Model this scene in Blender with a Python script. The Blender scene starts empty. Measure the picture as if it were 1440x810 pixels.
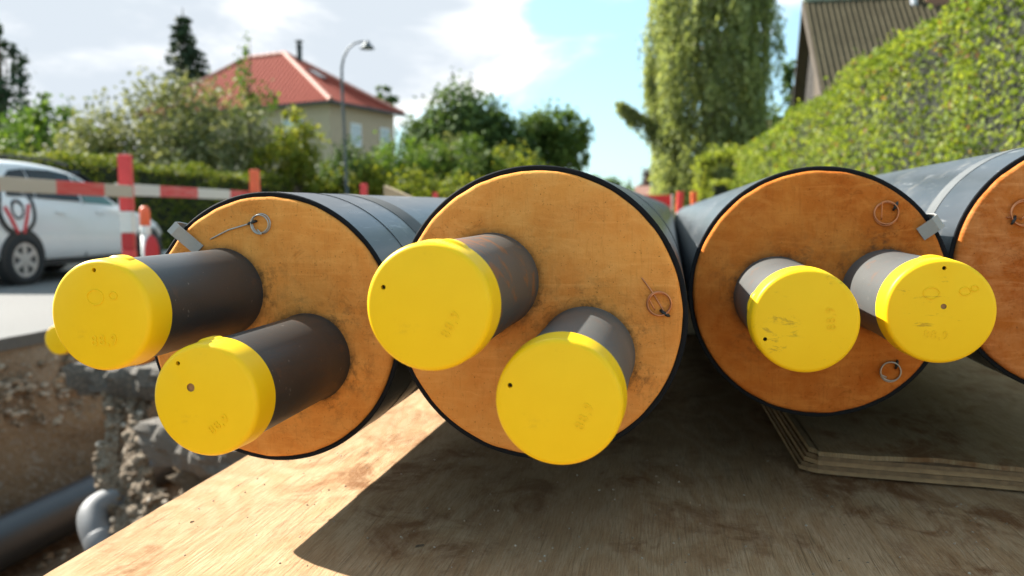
import bpy, bmesh, math, random
import numpy as np
from mathutils import Vector, Matrix, noise as mnoise
random.seed(7); rng = np.random.default_rng(7)
S = bpy.context.scene
C = S.collection
PI = math.pi

# ---------------------------------------------------------------- camera
cam_d = bpy.data.cameras.new("camera"); cam = bpy.data.objects.new("camera", cam_d); C.objects.link(cam)
S.camera = cam
EYE = .78
AX = [(0.9853, 0.1705, -0.0066), (0.0081, -0.0855, -0.9963), (-0.1704, 0.9816, -0.0856)]   # right, down, forward
m = Matrix.Identity(4)
for r_ in range(3):
    m[r_][0] = AX[0][r_]; m[r_][1] = -AX[1][r_]; m[r_][2] = -AX[2][r_]
m[2][3] = EYE
cam.matrix_world = m
cam_d.sensor_width = 22.3; cam_d.lens = 22.3 * 1156.9 / 1440
cam_d.clip_start = .02; cam_d.clip_end = 3000
cam_d.dof.use_dof = True; cam_d.dof.focus_distance = .73; cam_d.dof.aperture_fstop = 3.8

# ---------------------------------------------------------------- sun, sky, exposure
SUN = Vector((-1.17, .42, 1.0)).normalized()
sun_d = bpy.data.lights.new("sun", 'SUN'); sun_d.energy = 4.7; sun_d.angle = math.radians(.55); sun_d.color = (1, .955, .87)
sun = bpy.data.objects.new("sun", sun_d); C.objects.link(sun)
sun.rotation_euler = SUN.to_track_quat('Z', 'Y').to_euler()
sun.location = (3, 12, 25)
S.view_settings.view_transform = 'Standard'; S.view_settings.look = 'None'
S.view_settings.exposure = 1.8; S.view_settings.gamma = 1; S.view_settings.use_curve_mapping = False
W = bpy.data.worlds.new("World"); S.world = W; W.use_nodes = True
nt = W.node_tree; nt.nodes.clear()
def N(t, typ, **kw):
    n = t.nodes.new(typ)
    for k, v in kw.items(): setattr(n, k, v)
    return n
def math_(t, op, a, b=None, c=None, clamp=False):
    n = t.nodes.new('ShaderNodeMath'); n.operation = op; n.use_clamp = clamp
    for i, v in enumerate((a, b, c)):
        if v is None: continue
        if isinstance(v, (int, float)): n.inputs[i].default_value = v
        else: t.links.new(v, n.inputs[i])
    return n.outputs[0]
def mixc(t, fac, a, b, blend='MIX'):
    n = t.nodes.new('ShaderNodeMix'); n.data_type = 'RGBA'; n.blend_type = blend
    for sock, v in ((n.inputs[0], fac), (n.inputs[6], a), (n.inputs[7], b)):
        if isinstance(v, (int, float)): sock.default_value = v
        elif isinstance(v, tuple): sock.default_value = (*v[:3], 1)
        else: t.links.new(v, sock)
    return n.outputs[2]
def ramp(t, fac, stops, interp='LINEAR'):
    n = t.nodes.new('ShaderNodeValToRGB'); n.color_ramp.interpolation = interp
    el = n.color_ramp.elements
    while len(el) < len(stops): el.new(.5)
    for e, (p, c) in zip(el, stops):
        e.position = p; e.color = (*c, 1) if isinstance(c, tuple) else (c, c, c, 1)
    t.links.new(fac, n.inputs[0])
    return n.outputs[0]
def noise_(t, vec, scale, detail=4, rough=.55, dist=0):
    n = t.nodes.new('ShaderNodeTexNoise'); n.inputs['Scale'].default_value = scale
    n.inputs['Detail'].default_value = detail; n.inputs['Roughness'].default_value = rough; n.inputs['Distortion'].default_value = dist
    if vec is not None: t.links.new(vec, n.inputs['Vector'])
    return n.outputs['Fac']
def mapping(t, vec, scale=(1, 1, 1), loc=(0, 0, 0), rot=(0, 0, 0)):
    n = t.nodes.new('ShaderNodeMapping'); n.inputs['Scale'].default_value = scale; n.inputs['Location'].default_value = loc; n.inputs['Rotation'].default_value = rot
    t.links.new(vec, n.inputs['Vector']); return n.outputs[0]

sky = N(nt, 'ShaderNodeTexSky', sky_type='NISHITA', sun_disc=False)
sky.sun_elevation = math.asin(SUN.z); sky.sun_rotation = math.atan2(SUN.x, SUN.y)
sky.dust_density = 1.0; sky.ozone_density = .8
tc = N(nt, 'ShaderNodeTexCoord').outputs['Generated']
def vdot(t, vec, d):
    n = t.nodes.new('ShaderNodeVectorMath'); n.operation = 'DOT_PRODUCT'; t.links.new(vec, n.inputs[0]); n.inputs[1].default_value = d
    return n.outputs['Value']
# clouds: broken cumulus; a denser bank to the left, clear towards the street's end
cn = noise_(nt, mapping(nt, tc, (2.6, 2.6, 7.5), (.35, .1, .6)), 1.5, 7, .56, .25)
def blob(d, width):
    d = Vector(d).normalized()
    return math_(nt, 'POWER', 2.718, math_(nt, 'MULTIPLY', math_(nt, 'SUBTRACT', vdot(nt, tc, d), 1), 1 / (width * width)))
def pd(x, y):
    v = Vector(AX[0]) * ((x - 720) / 1156.9) + Vector(AX[1]) * ((y - 405) / 1156.9) + Vector(AX[2]); return v.normalized()
cover = math_(nt, 'ADD', cn, -.02)
for (x, y, w_, a) in CLOUDS if 'CLOUDS' in globals() else ((40, 40, .16, .22), (200, 150, .12, .14), (330, 30, .14, .2), (620, 40, .10, .34), (740, 60, .05, .2), (500, 120, .07, .16), (870, 30, .07, .22), (1110, 30, .06, .12), (1112, 135, .05, -.25), (830, 130, .1, -.16), (800, 190, .13, -.22), (560, 230, .1, -.1), (780, 20, .025, -.2)):
    cover = math_(nt, 'ADD', cover, math_(nt, 'MULTIPLY', blob(pd(x, y), w_), a))
mask = ramp(nt, cover, [(.45, 0.0), (.70, 1.0)], 'EASE')
thick = ramp(nt, cover, [(.59, 0.), (.88, 1.)], "EASE")
ccol = mixc(nt, thick, (4.7, 4.6, 4.5), (2.25, 2.48, 2.72))
skc = mixc(nt, 1.0, sky.outputs[0], (.86, 1.05, 1.12), 'MULTIPLY')
skc = mixc(nt, .64, skc, (1.55, 2.4, 2.65))
fin = mixc(nt, mask, skc, ccol)
bg = N(nt, 'ShaderNodeBackground'); bg.inputs['Strength'].default_value = .098
nt.links.new(fin, bg.inputs['Color'])
nt.links.new(bg.outputs[0], N(nt, 'ShaderNodeOutputWorld').inputs[0])

# ---------------------------------------------------------------- materials
def mat(name):
    mt = bpy.data.materials.new(name); mt.use_nodes = True
    t = mt.node_tree; b = t.nodes['Principled BSDF']
    return mt, t, b
def setv(b, **kw):
    for k, v in kw.items():
        k = k.replace('_', ' ')
        s = b.inputs[k]; s.default_value = (*v, 1) if isinstance(v, tuple) and len(v) == 3 and s.type == 'RGBA' else v
def bump(t, b, h, strength=.3, dist=.002):
    n = t.nodes.new('ShaderNodeBump'); n.inputs['Strength'].default_value = strength; n.inputs['Distance'].default_value = dist
    t.links.new(h, n.inputs['Height']); t.links.new(n.outputs[0], b.inputs['Normal'])
def objc(t): return N(t, 'ShaderNodeTexCoord').outputs['Object']
def geop(t): return N(t, 'ShaderNodeNewGeometry').outputs['Position']
def plain(name, col, rough=.5, metal=0, var=.12, scale=30, bmp=0, bscale=200, spec=.5):
    mt, t, b = mat(name); o = objc(t)
    n = noise_(t, o, scale, 5, .6)
    c = mixc(t, n, tuple(x * (1 - var) for x in col), tuple(min(1, x * (1 + var)) for x in col))
    t.links.new(c, b.inputs['Base Color']); setv(b, Roughness=rough, Metallic=metal)
    b.inputs['Specular IOR Level'].default_value = spec
    if bmp: bump(t, b, noise_(t, o, bscale, 4, .6), bmp, .002)
    return mt
def leafmat(name, dark, mid, light, clump=1.2, trans=.35, rough=.6, brown=None):
    mt, t, b = mat(name)
    g = N(t, 'ShaderNodeNewGeometry')
    n = noise_(t, g.outputs['Position'], clump, 3, .6)
    f = math_(t, 'ADD', math_(t, 'MULTIPLY', n, .75), math_(t, 'MULTIPLY', g.outputs['Random Per Island'], .42))
    stops = [(.28, dark), (.55, mid), (.86, light)]
    c = ramp(t, f, stops)
    if brown:
        c = mixc(t, math_(t, 'GREATER_THAN', g.outputs['Random Per Island'], .965), c, brown)
    t.links.new(c, b.inputs['Base Color']); setv(b, Roughness=rough)
    b.inputs['Specular IOR Level'].default_value = .14
    tr = t.nodes.new('ShaderNodeBsdfTranslucent')
    t.links.new(mixc(t, 1.0, c, (1.5, 1.45, .7), 'MULTIPLY'), tr.inputs['Color'])
    mx = t.nodes.new('ShaderNodeMixShader'); mx.inputs[0].default_value = trans
    t.links.new(b.outputs[0], mx.inputs[1]); t.links.new(tr.outputs[0], mx.inputs[2])
    t.links.new(mx.outputs[0], t.nodes['Material Output'].inputs['Surface'])
    return mt

# ---------------------------------------------------------------- helpers
def link(o, parent=None):
    C.objects.link(o)
    if parent: o.parent = parent
    return o
def mobj(name, bm, mt, parent=None, smooth=False, loc=None):
    me = bpy.data.meshes.new(name)
    bm.normal_update(); bm.to_mesh(me); bm.free()
    if smooth is True:
        for p in me.polygons: p.use_smooth = True
    elif smooth:
        me.shade_auto = None if False else None
    o = bpy.data.objects.new(name, me); link(o, parent)
    for x in (mt if isinstance(mt, (list, tuple)) else [mt]): me.materials.append(x)
    if loc: o.location = loc
    return o
def smooth_angle(o, deg=35):
    me = o.data
    for p in me.polygons: p.use_smooth = True
    bm = bmesh.new(); bm.from_mesh(me); a = math.radians(deg)
    for e in bm.edges:
        if len(e.link_faces) == 2 and e.calc_face_angle(0) > a: e.smooth = False
    bm.to_mesh(me); bm.free(); return o
def pymesh(name, V, F, mt, parent=None, smooth=False):
    me = bpy.data.meshes.new(name); me.from_pydata([tuple(v) for v in V], [], F); me.update()
    if smooth:
        for p in me.polygons: p.use_smooth = True
    o = bpy.data.objects.new(name, me); link(o, parent); me.materials.append(mt); return o
def quads(name, V, mt, parent=None):
    """V: (n,4,3) array -> one mesh of n quads"""
    n = len(V); me = bpy.data.meshes.new(name)
    me.vertices.add(4 * n); me.vertices.foreach_set('co', np.ascontiguousarray(V, dtype=np.float32).ravel())
    me.loops.add(4 * n); me.loops.foreach_set('vertex_index', np.arange(4 * n, dtype=np.int32))
    me.polygons.add(n); me.polygons.foreach_set('loop_start', np.arange(0, 4 * n, 4, dtype=np.int32))
    me.polygons.foreach_set('loop_total', np.full(n, 4, dtype=np.int32))
    me.update(calc_edges=True); me.validate()
    o = bpy.data.objects.new(name, me); link(o, parent); me.materials.append(mt); return o
def tag(o, label, cat, group=None, kind=None):
    o['label'] = label; o['category'] = cat
    if group: o['group'] = group
    if kind: o['kind'] = kind
    return o
def empty(name, loc, label, cat, group=None, rot=(0, 0, 0)):
    o = bpy.data.objects.new(name, None); C.objects.link(o); o.location = loc; o.rotation_euler = rot; o.empty_display_size = .1
    return tag(o, label, cat, group)
def structure(o):
    o['kind'] = 'structure'; return o
def box(bm, x0, x1, y0, y1, z0, z1, mtx=None, bev=0):
    r = bmesh.ops.create_cube(bm, size=1)
    vs = r['verts']
    for v in vs:
        v.co = Vector(((x0 + x1) / 2 + v.co.x * (x1 - x0), (y0 + y1) / 2 + v.co.y * (y1 - y0), (z0 + z1) / 2 + v.co.z * (z1 - z0)))
    if bev:
        es = list({e for v in vs for e in v.link_edges})
        rr = bmesh.ops.bevel(bm, geom=es, offset=bev, segments=2, affect='EDGES', profile=.6)
        vs = list({v for f in rr['faces'] for v in f.verts} | {v for v in vs if v.is_valid})
    if mtx: bmesh.ops.transform(bm, matrix=mtx, verts=vs)
    return vs
def lathe(bm, prof, seg=64, axis='y', close=False, mtx=None):
    """prof: list of (r, h); revolve about axis; h along axis"""
    rings = []
    allv = []
    for r, h in prof:
        if r < 1e-6:
            p = Vector((0, h, 0)) if axis == 'y' else (Vector((0, 0, h)) if axis == 'z' else Vector((h, 0, 0)))
            ring = [bm.verts.new(p)]
        else:
            ring = []
            for k in range(seg):
                a = 2 * PI * k / seg; c, s = r * math.cos(a), r * math.sin(a)
                p = Vector((c, h, s)) if axis == 'y' else (Vector((c, s, h)) if axis == 'z' else Vector((h, c, s)))
                ring.append(bm.verts.new(p))
        rings.append(ring); allv += ring
    prs = list(zip(rings, rings[1:]))
    if close: prs.append((rings[-1], rings[0]))
    for a, b in prs:
        for k in range(seg):
            k2 = (k + 1) % seg
            if len(a) == 1 and len(b) == 1: continue
            if len(a) == 1: bm.faces.new((a[0], b[k2], b[k]))
            elif len(b) == 1: bm.faces.new((a[k], a[k2], b[0]))
            else: bm.faces.new((a[k], a[k2], b[k2], b[k]))
    if mtx: bmesh.ops.transform(bm, matrix=mtx, verts=allv)
    bmesh.ops.recalc_face_normals(bm, faces=list({f for v in allv for f in v.link_faces}))
    return allv
def tube(bm, pts, rad, seg=10, cap=True):
    pts = [Vector(p) for p in pts]; n = len(pts)
    rads = rad if isinstance(rad, (list, tuple)) else [rad] * n
    rings = []; up = None
    for i, p in enumerate(pts):
        d = (pts[min(i + 1, n - 1)] - pts[max(i - 1, 0)]).normalized()
        if up is None:
            up = d.orthogonal().normalized()
        else:
            up = (up - d * up.dot(d)); up = up.normalized() if up.length > 1e-6 else d.orthogonal().normalized()
        s = d.cross(up)
        rings.append([bm.verts.new(p + (up * math.cos(2 * PI * k / seg) + s * math.sin(2 * PI * k / seg)) * rads[i]) for k in range(seg)])
    for a, b in zip(rings, rings[1:]):
        for k in range(seg):
            bm.faces.new((a[k], a[(k + 1) % seg], b[(k + 1) % seg], b[k]))
    if cap:
        bm.faces.new(rings[0][::-1]); bm.faces.new(rings[-1])

# ================================================================ SETTING
# ---- trench cross-section follows the near edge
GX_FAR = -4.22
def near_edge(y):
    ks = [(-20, -.72), (2.3, -.72), (2.8, -1.2), (3.1, -1.4), (3.6, -1.8), (4.1, -2.3), (5, -2.6), (60, -2.6)]
    for (a, va), (b, vb) in zip(ks, ks[1:]):
        if y <= b:
            u = max(0, (y - a) / (b - a)); return va + (vb - va) * u
    return -2.6
def depth_f(y):
    return max(0., min(1., (y + 6) / 2.)) * max(0., min(1., (34 - y) / 4.))
mt_ground, t, b = mat("ground_soil"); o = geop(t)
n1 = noise_(t, o, 1.3, 6, .62); n2 = noise_(t, o, 24, 6, .7); n3 = noise_(t, o, 5, 5, .6)
z = N(t, 'ShaderNodeSeparateXYZ'); t.links.new(o, z.inputs[0])
zz = math_(t, 'ADD', z.outputs['Z'], math_(t, 'MULTIPLY', math_(t, 'SUBTRACT', n3, .5), .16))
strat = ramp(t, math_(t, 'ADD', zz, 1.3), [(.25, (.15, .085, .04)), (.62, (.25, .15, .075)), (.86, (.34, .225, .13)), (1.0, (.38, .29, .20))])
vor = N(t, 'ShaderNodeTexVoronoi'); vor.inputs['Scale'].default_value = 30; t.links.new(o, vor.inputs['Vector'])
peb = mixc(t, math_(t, 'MULTIPLY', ramp(t, n2, [(.5, 0.), (.68, 1.)]), .55), strat, (.34, .30, .25))
peb = mixc(t, ramp(t, n1, [(.35, 0.), (.75, .4)]), peb, (.12, .08, .05))
top = mixc(t, n2, (.20, .175, .14), (.36, .32, .265))
col = mixc(t, ramp(t, z.outputs['Z'], [(.0, 0.), (.0015, 0.)]), peb, peb)
iz = ramp(t, math_(t, 'ADD', z.outputs['Z'], .5), [(.485, 0.), (.497, 1.)])
col = mixc(t, iz, peb, top)
t.links.new(col, b.inputs['Base Color']); setv(b, Roughness=.95)
bump(t, b, math_(t, 'ADD', n2, math_(t, 'MULTIPLY', vor.outputs['Distance'], .6)), .8, .03)

ys = sorted(set([-150., -60, -25, -10, -8, -6, -5, -4, -2, 0, 1] + [1.5 + .07 * i for i in range(95)] + [8.5 + .4 * i for i in range(20)] + [17 + 1.2 * i for i in range(16)] + [40, 60, 90, 140, 250, 450, 900]))
xs_out_l = [-900., -300, -120, -50, -25, -14, -9.3, -7, -5]
xs_out_r = [-.5, -.2, .1, .5, 1.6, 4, 10, 25, 60, 120, 300, 900]
NW = 22   # rows down each wall
def trench_row(y):
    d = depth_f(y); e = near_edge(y)
    P = []
    for i in range(NW + 1):
        u = i / NW
        zz = -1.16 * u
        bulge = .05 * math.sin(u * 3) - .10 * u
        P.append((GX_FAR - .06 * math.sin(u * PI) + .22 * u * u, zz * d, 'w'))
    for i in range(1, 12):
        u = i / 12; x0 = GX_FAR + .22; x1 = e - .12
        P.append((x0 + (x1 - x0) * u, -1.16 * d, 'f'))
    for i in range(NW + 1):
        u = 1 - i / NW
        P.append((e - .12 * u + .10 * math.sin(u * PI), -1.16 * u * d, 'w'))
    return P
V, F = [], []
ncol = None
for y in ys:
    row = [(x, 0.0, 'g') for x in xs_out_l] + trench_row(y) + [(x, 0., 'g') for x in xs_out_r]
    ncol = len(row)
    for (x, z_, k) in row:
        p = Vector((x, y, z_))
        if k != 'g' and 0 < y < 20 and z_ < -.02:
            a = mnoise.fractal(p * 2.2, 1, 2, 4) * .07 + mnoise.fractal(p * 9, 1, 2, 4) * .03
            fade = min(1, -z_ / .12)
            if k == 'w': p.x += a * fade; p.z += a * .4 * fade
            else: p.z += a * .7
        V.append(p)
for j in range(len(ys) - 1):
    for i in range(ncol - 1):
        a = j * ncol + i; F.append((a, a + 1, a + ncol + 1, a + ncol))
ground = structure(pymesh("ground", V, F, mt_ground, smooth=True))

# ---- road (asphalt sheet with a crumbled edge along the trench), kerb, pavement
mt_road, t, b = mat("old_asphalt"); o = geop(t)
n1 = noise_(t, o, .8, 5, .6); n2 = noise_(t, o, 90, 3, .7)
c = mixc(t, n1, (.085, .083, .08), (.135, .13, .122)); c = mixc(t, ramp(t, n2, [(.42, 0.), (.62, .5)]), c, (.20, .19, .17))
t.links.new(c, b.inputs['Base Color']); setv(b, Roughness=.9); bump(t, b, n2, .35, .006)
bm = bmesh.new(); pr = None
yy = [-150, -60, -20, -5, 0, 2] + [2.5 + .09 * i for i in range(90)] + [11 + i for i in range(26)] + [45, 70, 120, 250, 600]
for y in yy:
    ex = GX_FAR + .02 + (mnoise.fractal(Vector((0, y * 2.5, 3)), 1, 2, 4) * .05 if 2 < y < 12 else 0)
    cur = [bm.verts.new((x, y, z_)) for x, z_ in ((-9.2, .004), (-7, .010), (-5.2, .012), (ex, .012), (ex - .012, -.075))]
    if pr:
        for i in range(4): bm.faces.new((pr[i], pr[i + 1], cur[i + 1], cur[i]))
    pr = cur
bmesh.ops.recalc_face_normals(bm, faces=bm.faces[:])
structure(mobj("road", bm, mt_road))
mt_conc = plain("kerb_concrete", (.36, .35, .33), .9, 0, .15, 12, .3, 120)
mt_pave = plain("pavement_concrete", (.33, .32, .30), .9, 0, .15, 6, .3, 60)
bm = bmesh.new()
for i in range(46):
    box(bm, -9.32, -9.2, -2 + i, -1.012 + i, -.05, .12, bev=.012)
structure(mobj("kerb", bm, mt_conc))
bm = bmesh.new(); box(bm, -10.75, -9.335, -30, 300, -.04, .1)
structure(mobj("pavement", bm, mt_pave))
mt_lawn = plain("lawn_green", (.06, .10, .03), .9, 0, .3, 4, .6, 60)
bm = bmesh.new(); box(bm, -200, -10.77, -30, 420, -.05, .07)
structure(mobj("lawn", bm, mt_lawn))
bm = bmesh.new(); box(bm, 1.75, 200, -5, 420, -.05, .06)
structure(mobj("lawn", bm, mt_lawn))

# stones in the far trench wall: nobody could count them
mt_stone, t, b = mat("gravel_stone"); g = N(t, 'ShaderNodeNewGeometry')
t.links.new(ramp(t, g.outputs['Random Per Island'], [(0., (.19, .13, .08)), (.5, (.33, .25, .17)), (.85, (.46, .39, .31)), (1., (.36, .24, .14))]), b.inputs['Base Color']); setv(b, Roughness=.85)
bm = bmesh.new()
def stone(bm, p, r, sub=1):
    rr = bmesh.ops.create_icosphere(bm, subdivisions=sub, radius=1)
    sx, sy, sz = r * random.uniform(.7, 1.2), r * random.uniform(.8, 1.4), r * random.uniform(.55, .9)
    q = Matrix.Rotation(random.uniform(0, 6), 3, 'Z') @ Matrix.Rotation(random.uniform(-.5, .5), 3, 'X')
    for v in rr['verts']:
        k = 1 + .22 * mnoise.noise(v.co * 1.7 + Vector((p[0] * 31, p[1] * 17, p[2] * 13)))
        v.co = q @ Vector((v.co.x * sx * k, v.co.y * sy * k, v.co.z * sz * k)) + Vector(p)
for i in range(1150):
    y = random.uniform(4.2, 9.5); u = random.betavariate(2.2, 2.2)
    zz = -.07 - u * .62
    stone(bm, (GX_FAR - .04 + .06 * (-zz) + random.uniform(-.01, .035), y, zz), random.choice((.012, .016, .02, .026, .036)), 1)
for i in range(160):
    y = random.uniform(3.6, 8); stone(bm, (random.uniform(-4.1, -3.7), y, -1.12 + random.uniform(0, .05)), random.uniform(.015, .045), 1)
st = mobj("gravel", bm, mt_stone); st['kind'] = 'stuff'; st['label'] = 'pale stones bedded in the brown wall of the trench'; st['category'] = 'gravel'

# ================================================================ PLYWOOD
def ply_material(name, base, dark, light, shift=0):
    mt, t, b = mat(name); o = mapping(t, objc(t), loc=(shift, shift * .7, 0))
    wv = N(t, 'ShaderNodeTexNoise'); wv.inputs['Scale'].default_value = 3.0; wv.inputs['Detail'].default_value = 3; t.links.new(mapping(t, o, (1.6, .5, 1)), wv.inputs['Vector'])
    # contour-like rotary-cut figure: rings of a low frequency field
    fig = math_(t, 'SINE', math_(t, 'MULTIPLY', wv.outputs['Fac'], 105.))
    fig = ramp(t, math_(t, 'MULTIPLY_ADD', fig, .5, .5), [(.15, 0.), (.85, 1.)])
    fine = noise_(t, mapping(t, o, (560, 34, 1)), 1.0, 5, .7, .5)
    pores = ramp(t, noise_(t, mapping(t, o, (520, 9, 1)), 1.0, 5, .7, .3), [(.54, 0.), (.66, 1.)])
    pores = math_(t, 'MULTIPLY', pores, ramp(t, noise_(t, mapping(t, o, (9, 4, 1), (1, 7, 0)), 1, 4, .6), [(.38, .35), (.62, 1.)]))
    blot = noise_(t, mapping(t, o, (5, 3.2, 1)), 1.0, 6, .68, .6)
    blot2 = noise_(t, mapping(t, o, (16, 11, 1), (3, 1, 0)), 1.0, 6, .7, .8)
    gr = noise_(t, o, 420, 3, .7)
    c = mixc(t, math_(t, 'MULTIPLY', fig, .55), base, light)
    c = mixc(t, math_(t, 'MULTIPLY', ramp(t, fine, [(.40, 0.), (.68, .62)]), 1.0), c, dark)
    c = mixc(t, math_(t, 'MULTIPLY', pores, .7), c, tuple(x * .36 for x in base))
    s1 = math_(t, 'MULTIPLY', ramp(t, blot, [(.46, 0.), (.58, 1.)]), ramp(t, blot2, [(.44, 0.), (.60, .85)]))
    c = mixc(t, s1, c, (.175, .075, .03))
    s2 = ramp(t, noise_(t, mapping(t, o, (2.2, 1.7, 1), (5, 2, 0)), 1.0, 5, .6), [(.42, 0.), (.66, .6)])
    c = mixc(t, s2, c, tuple(x * .62 for x in base))
    c = mixc(t, ramp(t, gr, [(.63, 0.), (.72, .55)]), c, (.42, .39, .34))
    t.links.new(c, b.inputs['Base Color']); setv(b, Roughness=.9); b.inputs['Specular IOR Level'].default_value = .08
    h = math_(t, 'ADD', math_(t, 'MULTIPLY', fine, .8), math_(t, 'SUBTRACT', math_(t, 'MULTIPLY', gr, .5), math_(t, 'MULTIPLY', pores, .9)))
    bump(t, b, h, .55, .0016)
    return mt
mt_ply = ply_material("plywood_face", (.43, .275, .150), (.23, .125, .055), (.53, .375, .23))
mt_ply2 = ply_material("plywood_offcut_face", (.34, .22, .115), (.17, .10, .048), (.42, .29, .165), 4)
PZ = .451
ply = empty("plywood_sheet", (0, 0, .430), "large stained plywood sheet lying under the row of pipes, its left strip in full sun", "plywood")
bm = bmesh.new()
ysn = [.16 + i * .012 for i in range(260)]
for k, (dz0, dz1) in enumerate(((0.014, .021), (.007, .014), (0., .007))):
    bm = bmesh.new(); pr = None
    for y in ysn:
        ex = -.5590 + mnoise.fractal(Vector((k * 5, y * 14, 0)), 1, 2, 4) * .0022 + (.001 if k == 1 else 0) * k
        cur = [bm.verts.new(p) for p in ((ex + .001, y, dz0), (ex, y, dz0 + .001), (ex, y, dz1 - .0012), (ex + .0015, y, dz1), (.4, y, dz1), (1.9, y, dz1), (1.9, y, dz0))]
        if pr:
            for i in range(6): bm.faces.new((pr[i], cur[i], cur[i + 1], pr[i + 1]))
        else: bm.faces.new(cur)
        pr = cur
    bm.faces.new(pr[::-1]); bmesh.ops.recalc_face_normals(bm, faces=bm.faces[:])
    mobj("veneer_layer", bm, mt_ply if k != 1 else mt_ply2, ply)
# offcut: five separate veneers, worn corner
off = empty("plywood_offcut", (.190, 1.045, PZ), "weathered plywood offcut with frayed layered edge lying under the right-hand pipes", "plywood")
lay = [plain("veneer_a", (.31, .185, .088), .85, 0, .55, 60, .5, 160), plain("veneer_b", (.20, .115, .054), .85, 0, .6, 90, .5, 160)]
hz = 0.0035
for k, th in enumerate((.0056, .0052, .0062, .0054, .0060)):
    bm = bmesh.new()
    n = 130; fr = []
    for i in range(n + 1):
        u = i / n; x = u * 1.3
        y = .026 - .052 * min(1, u / .3) - .02 * u + mnoise.fractal(Vector((x * 18, 0, 0)), 1, 2, 3) * .0022 + mnoise.fractal(Vector((x * 40, k * 3.1, 0)), 1, 2, 3) * .0014
        y += .016 * max(0, 1 - u / .014) ** 1.6 - .0012 * (k % 2) + (.012 * max(0, 1 - abs(u - .12) / .05) if k == 4 else 0)
        fr.append((x - .004 + (.003 * k if u < .01 else 0), y))
    base = [bm.verts.new((x, y, hz)) for x, y in fr]; topv = [bm.verts.new((x, y + .0006, hz + th - .0004)) for x, y in fr]
    bk0 = [bm.verts.new((x * .98 + (-.005 if i == 0 else 0), 1.2, hz)) for i, (x, y) in enumerate(fr)]; bk1 = [bm.verts.new((x * .98 + (-.005 if i == 0 else 0), 1.2, hz + th - .0004)) for i, (x, y) in enumerate(fr)]
    for i in range(n):
        bm.faces.new((base[i], base[i + 1], topv[i + 1], topv[i]))
        bm.faces.new((topv[i], topv[i + 1], bk1[i + 1], bk1[i]))
        bm.faces.new((bk0[i], bk0[i + 1], base[i + 1], base[i]))
    bm.faces.new((base[0], topv[0], bk1[0], bk0[0])); bm.faces.new((base[n], bk0[n], bk1[n], topv[n]))
    bmesh.ops.recalc_face_normals(bm, faces=bm.faces[:])
    mobj("veneer_layer", bm, mt_ply2 if k == 4 else lay[k % 2], off); hz += th
PZ2 = PZ + hz
# grit and chips on the sheet
bm = bmesh.new()
for i in range(420):
    x = random.uniform(-.52, .7); y = random.uniform(.6, 1.15)
    if x > .17 and y > 1.0: continue
    stone(bm, (x, y, PZ + .0004), random.choice((.0006, .0008, .001, .0014)), 1)
gr = mobj("grit", bm, mt_stone); tag(gr, "fine grit scattered over the plywood sheet", "grit", kind='stuff')
mt_chip = plain("bark_brown", (.10, .062, .034), .85, 0, .4, 300, .5, 400)
def chip(x, y, s, rot, label):
    bm = bmesh.new(); n = 11; a = []; bb = []
    for i in range(n):
        q = 2 * PI * i / n; r = s * (1 + .3 * mnoise.noise(Vector((x * 90 + i * .9, y * 70, 0))))
        a.append(bm.verts.new((r * math.cos(q), .38 * r * math.sin(q), .0003))); bb.append(bm.verts.new((.8 * r * math.cos(q), .3 * r * math.sin(q), s * .22 + .0004 * math.cos(3 * q))))
    bm.faces.new(a[::-1]); bm.faces.new(bb)
    for i in range(n): bm.faces.new((a[i], a[(i + 1) % n], bb[(i + 1) % n], bb[i]))
    bmesh.ops.recalc_face_normals(bm, faces=bm.faces[:])
    o = mobj("wood_chip", bm, mt_chip, loc=(x, y, PZ)); o.rotation_euler[2] = rot; tag(o, label, "wood chip", "chips lying on the plywood")
chip(-.2305, .774, .0055, .75, "dark brown wood chip lying in the shaded part of the plywood near the shadow's tip")
chip(-.495, .80, .003, 1.3, "small dark splinter on the sunlit plywood strip near the bottom left")

# ================================================================ PIPES
mt_case, t, b = mat("black_polyethylene"); o = objc(t)
n1 = noise_(t, mapping(t, o, (14, 2.2, 14)), 1, 6, .65); n2 = noise_(t, mapping(t, o, (150, 11, 150), rot=(.05, 0, .2)), 1, 4, .6, .5)
c = mixc(t, ramp(t, n1, [(.45, 0.), (.75, .5)]), (.022, .027, .032), (.085, .092, .10))
c = mixc(t, ramp(t, n2, [(.62, 0.), (.70, .45)]), c, (.30, .30, .30))
c = mixc(t, math_(t, 'MULTIPLY', ramp(t, noise_(t, o, 9, 5, .7), [(.52, 0.), (.70, 1.)]), ramp(t, noise_(t, o, 70, 4, .7), [(.48, 0.), (.62, .6)])), c, (.20, .18, .15))
t.links.new(c, b.inputs['Base Color'])
t.links.new(ramp(t, n1, [(.3, .26), (.8, .42)]), b.inputs['Roughness']); b.inputs['Specular IOR Level'].default_value = .6
bump(t, b, n2, .06, .001)
mt_rimcut = plain("cut_polyethylene", (.010, .011, .013), .8, 0, .4, 90, .2, 300, spec=.12)
mt_band = plain("scuffed_band", (.055, .052, .047), .62, 0, .3, 60)
mt_bandl = plain("pale_scuffed_band", (.085, .09, .09), .6, 0, .3, 60)
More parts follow.
